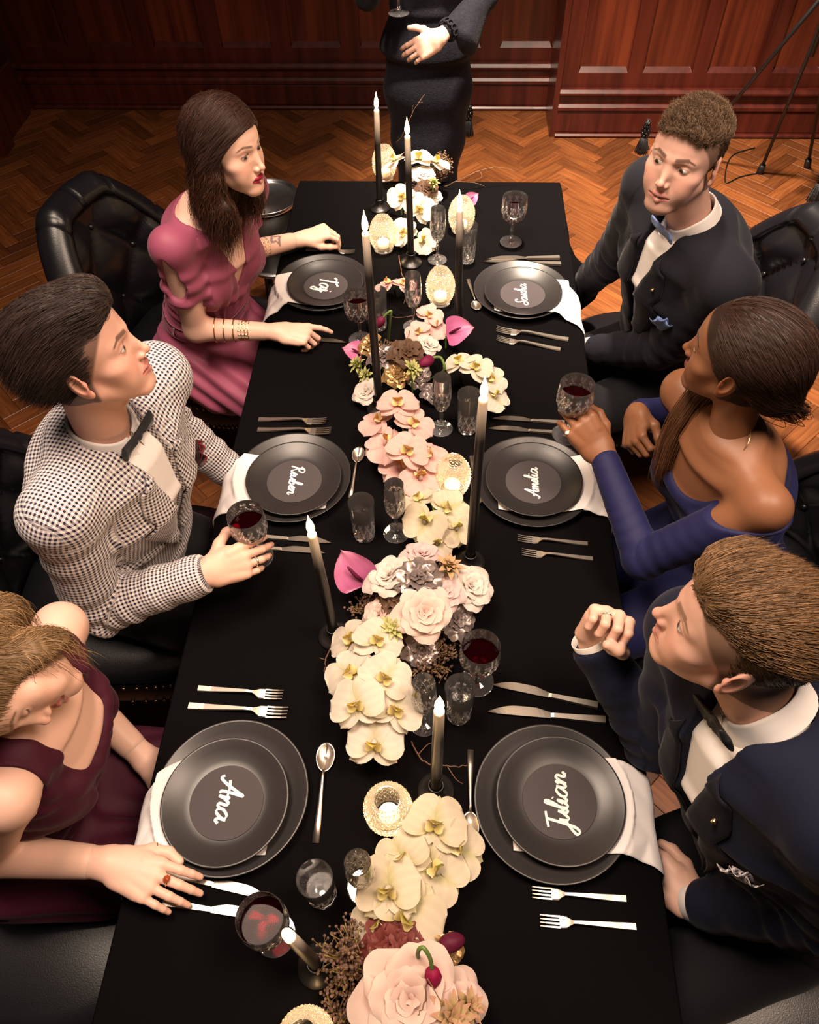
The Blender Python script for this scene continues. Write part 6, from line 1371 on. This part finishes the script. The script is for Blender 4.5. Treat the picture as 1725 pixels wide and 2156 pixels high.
# ---------------------------------------------------------------- 4 woman in the blue dress
def guest_blue():
    B = Body('f', (.71, 1.09, .60), (.535, 1.005, 1.082), (-.93, -.33), .150); root = person('woman in an off-shoulder blue dress holding up a glass of red wine', (*B.pel[:2], 0))
    pos = at(1562, 752, 1.268); hs = .91; HB, R = put_head(B, pos, (-.80, .58, .06), (.10, -.10, 1), hs, skin=SKD, lips=(.16, .045, .04), brow=(.012, .007, .006), iris=(.02, .012, .01), scalp=(.018, .009, .007), gaze=(0, 1, 0), makeup=.6)
    lw, rw = at(1270, 958, .945), at(1338, 868, .965); B.setarm('l', lw, at(1225, 1180, .76), .275, .235); B.setarm('r', rw, at(1420, 900, .80), .275, .235); k, a = legpts(B, .42, .44)
    P = B.torso()+B.armprims('r', skin=True)+B.armprims('l', skin=True)+B.legs(k, a)+[cap(B.top+B.y*.045-B.z*.045, B.S[w]+B.y*.02+B.z*.012, .009, .009, k=.02) for w in 'rl']; bv = rough_skin(*Vol(P, .0036).mesh(), SKD)
    g = np.array([GA[0], GA[1], .985]); hp1, t1, i1 = hand(lw, at(1186, 846, 1.025)-lw, (.10, -.80, .55), 'l', 1.0, [(.45, .5, .3), (.5, .55, .35), (.52, .55, .35), (.5, .55, .4)], thumb=[(.022, .020, -.010), (.044, .044, -.030), (.050, .070, -.044), (.044, .092, -.052)], spread=.03, arm=(B, 0.0))
    hp2, t2, i2 = hand(rw, (-.10, -.86, -.18), (-.85, .05, .45), 'r', .92, [(.75, 1.0, .6), (.9, 1.05, .6), (1.0, 1.1, .6), (1.1, 1.1, .6)], thumb=[(.024, .020, -.010), (.038, .046, -.026), (.034, .072, -.042), (.024, .088, -.052)], arm=(B, 0.0))
    skinset(root, [bv, HB, handmesh(hp1, t1, SKD, nail=(.50, .30, .24)), handmesh(hp2, t2, SKD, nail=(.50, .30, .24))])
    md = M('royal_blue_jersey', (.0095, .0105, .058), rough=.66, sheen=.05, bump=.08, bscale=900, spec=.25)
    P = B.torso(.0075, t1=.93, bust=1.05)+B.armprims('l', .007, .93, k=.015)+B.armprims('r', .007, .93, k=.015)+B.legs(k, {w: k[w]+np.array([0, 0, -.1]) for w in 'rl'}, .014)+[cap(B.pel, B.pel+B.y*.15-np.array([0, 0, .02]), (.19, .10), (.18, .085), xd=B.x, k=.04)]
    P[-2]['cf'] = 1
    c1, c2 = B.pt(90, .80, .02), B.ctr(.90); neckl = B.ctr(.86)
    P += [ell(B.ctr(1.0)+B.z*.075, (.31, .24, .155), np.stack([B.x, B.y, B.z], 1), k=.008, op='s'), ell(B.pt(90, .93, -.005), (.085, .085, .080), np.stack([B.x, B.y, B.z], 1), k=.012, op='s')]
    dv = Vol(P, .0036); V, F = dv.mesh()
    def fold(Q):
        f = 0*Q[:, 0]
        for w in 'rl':
            S, E, W_ = B.arm[w]; d1, t = segd(Q, S, E); d2, t2 = segd(Q, E, W_); al = np.where(d1 < d2, (t-1)*.27, t2*.235); f = f+.0006*np.sin(al*190+vnoise(Q, 45, 3)*3.5)*(np.minimum(d1, d2) < .06)*(.4+np.exp(-(al/.08)**2))
        return f
    child(root, 'dress', disp(V, F, fold), F, md)
    mb = MB(); nk = []
    for dg in range(20, 161, 10): p = B.pt(dg, .93, .10); nk.append(p)
    sv_ = Vol(B.torso(), .004); hand_p = i2[4][3]
    Q = [B.top+B.x*.052+B.z*.02, B.top+B.y*.05+B.x*.03-B.z*.02, hand_p]; Q2 = [hand_p, B.top+B.y*.066-B.x*.012-B.z*.045, B.top-B.x*.054+B.z*.018, B.top-B.y*.045+B.z*.03]
    for q in (Q, Q2): mb.tube(catmull(np.array(q), 8)-np.array(root.location), .0008, 5)
    mb.build('necklace', mgold, root); V, F = lathe([(.0001, .006), (.006, 0), (.0001, -.006)], 8); child(root, 'pendant', V+hand_p, F, mgold)
    V, F = ringmesh(i1[3][0]+(i1[3][1]-i1[3][0])*.3, i1[3][1]-i1[3][0], .0085, .0014); child(root, 'ring', V, F, mgold); V, F = lathe(catmull([(.0001, .0045), (.0035, .003), (.0045, 0), (.0035, -.003), (.0001, -.0045)], 3), 12); child(root, 'pearl', V+i1[3][0]+(i1[3][1]-i1[3][0])*.3+nrm(np.array([-.5, -.6, .6]))*.010, F, M('pearl', (.8, .74, .66), rough=.2))
    hc = (.026, .0125, .0085); cv = haircap([ell((0, -.03, .035), (.081, .098, .088), k=.02), ell((0, -.085, -.035), (.050, .045, .050), k=.03)], nape=-.075, hairline=.062)
    V, F = cv.mesh(); V = disp(V, F, lambda Q: .0008*np.sin(np.arctan2(Q[:, 0], Q[:, 2]+.04)*70+vnoise(Q, 30, 3))); N_ = vnormals(V, F); child(root, 'hair', placed(V, pos, R, hs), F, mhair, np.tile(np.array(hc)*.8, (len(V), 1)), 'sleek dark brown hair pulled into a ponytail')
    fld = lambda p: (np.array([0, -.15, -.05])-p)*6; a1 = strands(V, N_, 7500, fld, .05, .0004, 15, np.array(hc)*1.4, lift=.015, K=8, jit=.03, hug=cv)
    pw = lambda q: placed(np.array([q]), pos, R, hs)[0]; st = pw((0, -.125, -.05)); PT = catmull([pw((0, -.10, -.04)), pw((.02, -.135, -.075)), B.top+B.x*.085-B.y*.035+B.z*.035, B.top+B.x*.080+B.y*.050-B.z*.02, B.top+B.x*.055+B.y*.105-B.z*.10, B.top+B.x*.05+B.y*.115-B.z*.16], 6); rr = np.random.RandomState(3); n, K = 600, len(PT); off = rr.normal(0, 1, (n, 1, 3)); wd = np.interp(np.linspace(0, 1, K), [0, .15, .6, 1], [.010, .015, .020, .014])[None, :, None]
    PS = PT[None]+off*wd*.55+.002*np.sin(np.linspace(0, 9, K)[None, :, None]+rr.uniform(0, 6, (n, 1, 1))); a2 = ribbons(PS, .0007, np.array((.13, .055, .025)), rr); Va, Fa, Ca = join([(placed(a1[0], pos, R, hs), a1[1], a1[2]), a2]); child(root, 'hair_strands', Va, Fa, mhair, Ca)
    pm = Vol([cap(PT[i], PT[i+3], float(np.interp(i/(K-1), [0, .15, .6, 1], [.010, .014, .018, .012])), float(np.interp((i+3)/(K-1), [0, .15, .6, 1], [.010, .014, .018, .010])), k=.006) for i in range(0, K-3, 3)], .003).mesh(); child(root, 'ponytail', pm[0], pm[1], mhair, np.tile((.07, .030, .015), (len(pm[0]), 1)))
    shoes(root, B, a, (B.y[0], B.y[1]), M('black_shoe_leather', (.008, .008, .008), rough=.25)); return B
guest_blue()

# ---------------------------------------------------------------- 5 man at the lower right
def guest_navy_near():
    B = Body('m', (.68, .37, .60), (.455, .440, 1.128), (-.93, -.30), .172); root = person('man in a navy jacket resting his fist near his chin at the lower right', (*B.pel[:2], 0))
    pos = at(1556, 1330, 1.285); hs = .93; HB, R = put_head(B, pos, (-.92, .36, .16), (.16, .0, 1), hs, skin=(.66, .385, .30), lips=(.52, .23, .19), brow=(.16, .09, .05), iris=(.08, .1, .12), scalp=(.10, .058, .030), gaze=(0, 1, 0))
    rw, lw = at(1247, 1352, .945), at(1470, 1905, .685); B.setarm('r', rw, at(1180, 1500, .70), .32, .25); B.setarm('l', lw, at(1720, 1990, .74), .29, .25); k, a = legpts(B, .44, .44)
    P = B.torso(-.015, t1=.93)+B.armprims('r', -.006)+B.armprims('l', -.006)+B.legs(k, a, -.01); bv = rough_skin(*Vol(P, .006).mesh(), SK)
    hp1, t1, i1 = hand(rw, (.24, .10, .95), (.25, .80, -.25), 'r', 1.04, [(1.30, 1.55, .9), (1.35, 1.55, .9), (1.35, 1.55, .9), (1.35, 1.5, .9)], thumb=[(.024, .022, -.012), (.040, .048, -.034), (.026, .068, -.052), (.006, .074, -.056)], spread=.0, arm=(B, -.006))
    hp2, t2, i2 = hand(lw, (-.75, .62, -.12), (.1, -.35, 1), 'l', 1.03, [(.35, .5, .3)]*4, arm=(B, -.006))
    skinset(root, [bv, HB, handmesh(hp1, t1, SK), handmesh(hp2, t2, SK)])
    suit(root, B, pos, R, hs, mnavy2, None, lap_t=.30, opening=.95, tie=(M('black_silk', (.006, .006, .007), rough=.5), 1.0), square=gingham(), sq_side=-1, trousers=mtro, knee=k, ankle=a, lapmat=clothm('dark_lapel_wool', (.006, .006, .012), .8, .06))
    p = i1[2][0]+(i1[2][1]-i1[2][0])*.5; V, F = ringmesh(p, i1[2][1]-i1[2][0], .0098, .0014); child(root, 'ring', V, F, msilv)
    hc = (.16, .088, .042); cv = haircap([ell((0, .012, .082), (.064, .086, .044), k=.02), ell((.01, .058, .090), (.052, .034, .028), k=.02)], nape=-.065, base=(.0770, .0998, .0865))
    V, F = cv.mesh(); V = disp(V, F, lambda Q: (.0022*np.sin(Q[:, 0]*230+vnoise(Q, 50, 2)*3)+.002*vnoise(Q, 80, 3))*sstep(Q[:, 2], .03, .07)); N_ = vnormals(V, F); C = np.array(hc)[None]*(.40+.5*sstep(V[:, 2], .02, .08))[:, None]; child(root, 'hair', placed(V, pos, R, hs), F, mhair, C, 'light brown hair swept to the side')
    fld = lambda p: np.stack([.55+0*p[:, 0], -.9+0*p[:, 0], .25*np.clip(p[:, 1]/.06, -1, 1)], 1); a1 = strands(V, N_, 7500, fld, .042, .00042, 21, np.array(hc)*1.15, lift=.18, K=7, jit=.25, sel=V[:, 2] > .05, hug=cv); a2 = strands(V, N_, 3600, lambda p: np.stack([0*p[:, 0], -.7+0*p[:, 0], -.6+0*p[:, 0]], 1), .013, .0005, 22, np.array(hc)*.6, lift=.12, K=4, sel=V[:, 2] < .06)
    J = join([a1, a2]); child(root, 'hair_strands', placed(J[0], pos, R, hs), J[1], mhair, J[2]); return B
guest_navy_near()

# ---------------------------------------------------------------- 6 blonde woman at the lower left
def guest_burgundy():
    B = Body('f', (-.80, .42, .60), (-.645, .470, 1.010), (.97, .08), .150); root = person('blonde woman in a burgundy dress reaching across the table at the lower left', (*B.pel[:2], 0))
    pos = at(-8, 1420, 1.165); hs = .88; HB, R = put_head(B, pos, (.50, -.70, -.52), (-.72, -.10, .68), hs, skin=(.72, .44, .34), lips=(.52, .17, .15), brow=(.20, .11, .06), iris=(.08, .1, .12), closed=True, smile=1.0, mouth=1.0, makeup=1, scalp=(.20, .11, .05), ears=False)
    rw, lw = at(238, 1818, .806), at(312, 1604, .66); B.setarm('r', rw, at(85, 1890, .60), .26, .225); B.setarm('l', lw, at(190, 1470, .76), .275, .24); k, a = legpts(B, .42, .44)
    P = B.torso()+B.armprims('r', .003, skin=True)+B.armprims('l', .003, skin=True)+B.legs(k, a)+[cap(B.top+B.y*.045-B.z*.045, B.S[w]+B.y*.02+B.z*.012, .009, .009, k=.02) for w in 'rl']; bv = rough_skin(*Vol(P, .0036).mesh(), SKW)
    hp1, t1, i1 = hand(rw, at(400, 1890, .80)-rw, (.05, -.1, 1), 'r', .96, [(.22, .35, .2), (.24, .36, .2), (.28, .38, .2), (.34, .4, .2)], thumb=[(.024, .020, -.008), (.044, .048, -.016), (.050, .076, -.020), (.044, .100, -.022)], spread=.06, arm=(B, .003))
    hp2, t2, i2 = hand(lw, (.7, -.2, -.5), (.4, 0, 1), 'l', .92, [(.3, .4, .3)]*4, arm=(B, .003))
    skinset(root, [bv, HB, handmesh(hp1, t1, SKW), handmesh(hp2, t2, SKW)])
    md = M('burgundy_crepe', (.050, .0045, .0175), rough=.68, sheen=.05, bump=.06, bscale=900, spec=.25)
    P = B.torso(.0085, bust=1.08)+B.legs(k, {w: k[w]+np.array([0, 0, -.1]) for w in 'rl'}, .016)+[cap(B.pel, B.pel+B.y*.15-np.array([0, 0, .02]), (.19, .10), (.18, .085), xd=B.x, k=.04)]
    for w, q in (('r', 1), ('l', -1)): P.append(ell(B.S[w]+q*B.x*.022-B.z*.01, (.062, .075, .095), np.stack([B.x, B.y, B.z], 1), k=.010, op='s'))
    P += [cap(B.pt(90, .70, .02), B.top+B.y*.045, (.075, .055), (.068, .055), xd=B.x, k=.012, op='s'), cap(B.top-B.z*.03, B.top+B.z*.08, (.068, .06), (.085, .08), xd=B.x, k=.012, op='s'), cap(B.top-B.y*.06, B.top-B.y*.16-B.z*.02, .07, .08, k=.01, op='s')]
    for j, (t, rr_) in enumerate(((.72, .016), (.655, .014), (.60, .011))):
        pts = [B.pt(dg, t+.10*((dg-90)/52)**2*(1 if j == 0 else .55), .006) for dg in np.linspace(38, 142, 9)]
        for u, w in zip(pts, pts[1:]): P.append(cap(u, w, rr_, rr_, k=.014))
    dv = Vol(P, .0036); V, F = dv.mesh(); G = B.pt(120, .40, .01)
    def fold(Q):
        r = Q-G; x_, z_ = r@B.x, r@B.z; return .0035*np.sin((x_*.5+z_)*140+vnoise(Q, 18, 5)*1.5)*(1-sstep(z_, .02, .10))+.0018*np.sin(z_*110+x_*x_*300+vnoise(Q, 20, 2))*sstep(z_, .02, .10)
    child(root, 'dress', disp(V, F, fold), F, md)
    mb = MB(); sv_ = Vol(B.torso(), .004); PP = [B.top+B.x*.047-B.y*.02+B.z*.025, B.top+B.x*.045+B.y*.035-B.z*.0, B.top+B.y*.075-B.z*.055+B.x*.0, B.top-B.x*.045+B.y*.035, B.top-B.x*.047-B.y*.02+B.z*.025]; mb.tube(catmull(np.array(PP), 8)-np.array(root.location), .0009, 5); mb.build('necklace', mgold, root)
    pd = MB()
    for k_ in range(7): V, F = lathe([(.0001, .005), (.0042, .001), (.0001, -.004)], 6); pd.add(V+PP[2]-np.array(root.location)+B.y*.006+B.x*.008*math.cos(k_*.9)+B.z*.008*math.sin(k_*.9)-B.z*.006, F)
    pd.build('pendant', mgold, root)
    for fi, rr_, th, jewel in ((1, .0092, .0012, True), (4, .0100, .0009, False)):
        p = i1[fi][0]+(i1[fi][1]-i1[fi][0])*(.45 if fi < 4 else 1.25); d = i1[fi][1]-i1[fi][0]; V, F = ringmesh(p, d, rr_, th); child(root, 'ring', V, F, mgold if jewel else msilv)
        if jewel: V, F = lathe([(.0001, .004), (.005, .002), (.0065, -.001), (.005, -.003)], 8); child(root, 'ring_stone', V+p+np.array([0, 0, .0115]), F, M('amber_stone', (.28, .05, .012), rough=.12, coat=.6))
    hc = (.29, .175, .085); cv = haircap([ell((0, -.02, .038), (.083, .104, .090), k=.02), ell((0, -.085, -.03), (.055, .045, .055), k=.03), ell((-.060, .0, -.045), (.030, .040, .060), k=.02), ell((.062, -.01, -.03), (.026, .038, .05), k=.02)], nape=-.13, ear=False, hairline=.064)
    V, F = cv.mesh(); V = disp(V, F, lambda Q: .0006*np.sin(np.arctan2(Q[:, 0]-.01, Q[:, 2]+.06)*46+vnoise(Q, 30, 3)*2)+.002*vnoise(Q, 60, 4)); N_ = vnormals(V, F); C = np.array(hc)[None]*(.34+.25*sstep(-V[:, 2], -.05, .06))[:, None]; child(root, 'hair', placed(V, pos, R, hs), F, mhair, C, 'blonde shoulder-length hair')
    gl = R.T@np.array([.10, .0, -1.0]); fld = lambda p: np.stack([np.sign(p[:, 0]+.01)*.9*np.clip(p[:, 2]*12, 0, 1), -.35+0*p[:, 0], -.3*np.clip(p[:, 2]*12, 0, 1)], 1)+gl*1.0
    a1 = strands(V, N_, 7500, fld, .06, .00042, 31, np.array(hc)*.8, wave=.12, lift=.008, K=9, jit=.05, hug=cv); a2 = strands(V, N_, 500, lambda p: gl+0*p, .11, .0005, 32, np.array(hc)*1.3, wave=.35, lift=.10, K=12, freq=80, sel=(V[:, 2] < .01)*(V[:, 1] < .06), hug=cv)
    J = join([a1, a2]); child(root, 'hair_strands', placed(J[0], pos, R, hs), J[1], mhair, J[2])
    shoes(root, B, a, (B.y[0], B.y[1]), M('black_shoe_leather', (.008, .008, .008), rough=.25)); return B
guest_burgundy()

# ---------------------------------------------------------------- 7 standing woman
def standing():
    X, Y = -.085, 3.12; B = Body('f', (X, Y+.02, .95), (X, Y, 1.40), (0.05, -1), .152); root = person('standing woman in a long navy lace dress at the far end of the table', (X, Y, 0))
    pos = np.array([X, Y-.02, 1.63]); HB, R = put_head(B, pos, (.05, -1, -.12), (0, 0, 1), .96, skin=SKW, lips=(.5, .2, .18), brow=(.08, .05, .03), iris=(.05, .04, .03), scalp=(.04, .02, .015), h=.003)
    lw, rw = at(925, 80, 1.085), np.array([X-.075, Y-.27, 1.33]); B.setarm('l', lw, (X+.35, Y-.02, 1.08), .275, .24); B.setarm('r', rw, (X-.28, Y-.06, 1.1), .275, .24); P = B.torso()+B.armprims('l', skin=True)+B.armprims('r', skin=True)
    bv = rough_skin(*Vol(P, .006).mesh(), SKW); hp1, t1, i1 = hand(lw, (-.86, -.05, -.42), (.15, -.80, .50), 'l', .96, [(.20, .45, .3), (.25, .5, .35), (.3, .55, .35), (.35, .55, .35)], thumb=[(.024, .020, -.004), (.050, .042, -.008), (.066, .064, -.010), (.076, .086, -.012)], spread=.03, arm=(B, 0.0)); hp2, t2, i2 = hand(rw, (.35, -.80, -.1), (-.5, -.3, .8), 'r', .92, [(.5, .7, .4)]*4, arm=(B, 0.0))
    skinset(root, [bv, HB, handmesh(hp1, t1, SKW), handmesh(hp2, t2, SKW)])
    md = M('navy_lace', (.0035, .0035, .007), rough=.85, col2=(.008, .008, .016), nscale=85, detail=6, sheen=.05, bump=.6, bscale=220, spec=.25)
    P = B.torso(.008)+B.armprims('l', .006, .80)+B.armprims('r', .006, .9); c0 = np.array([X, Y+.02, 0]); sec = [(.95, .160, .112), (.80, .166, .120), (.60, .145, .112), (.40, .118, .105), (.22, .105, .100), (.08, .150, .150), (.015, .175, .175)]
    for p, q in zip(sec, sec[1:]): P.append(cap(c0+np.array([0, 0, p[0]]), c0+np.array([0, 0, q[0]]), (p[1], p[2]), (q[1], q[2]), xd=np.array([1., 0, 0]), k=.03))
    P.append(cap(B.top-B.z*.01, B.top+B.z*.05, (.08, .07), (.1, .08), xd=B.x, k=.01, op='s'))
    E, Wl = B.arm['l'][1], lw; P.append(cap(E+(Wl-E)*.10, E+(Wl-E)*.70+np.array([.05, 0, -.05]), (.045, .04), (.065, .035), xd=np.array([0, 0, 1.]), k=.02))
    v = Vol(P, .006); v.cut((0, 0, .006), (0, 0, -1)); V, F = v.mesh(); child(root, 'dress', disp(V, F, lambda Q: .004*vnoise(Q, 30, 3)), F, md)
    mb = MB(); b_ = basis(np.cross(Wl-E, (0, 0, 1)), Wl-E)          # scalloped lace cuff
    for k_ in range(12): a_ = 2*PI*k_/12; c = E+(Wl-E)*.80+.034*(b_[:, 0]*math.cos(a_)+b_[:, 1]*math.sin(a_)); V, F = ringmesh(c, b_[:, 0]*math.cos(a_)+b_[:, 1]*math.sin(a_), .010, .003, 12, 5); mb.add(V-np.array(root.location), F)
    mb.build('lace_cuff', md, root)
    hc = (.04, .022, .014); cv = haircap([ell((0, -.02, .038), (.083, .104, .090), k=.02), ell((0, -.10, .0), (.045, .04, .045), k=.02)], nape=-.07, h=.004); V, F = cv.mesh(); child(root, 'hair', placed(V, pos, R, .96), F, mhair, np.tile(hc, (len(V), 1)), 'dark hair in a bun')
    g = at(840, 28, 1.10); return B, g
SB, SG = standing()
glassware('flute', loc=tuple(SG), label='long-stemmed glass held by the standing woman at the top edge', s=1.25)
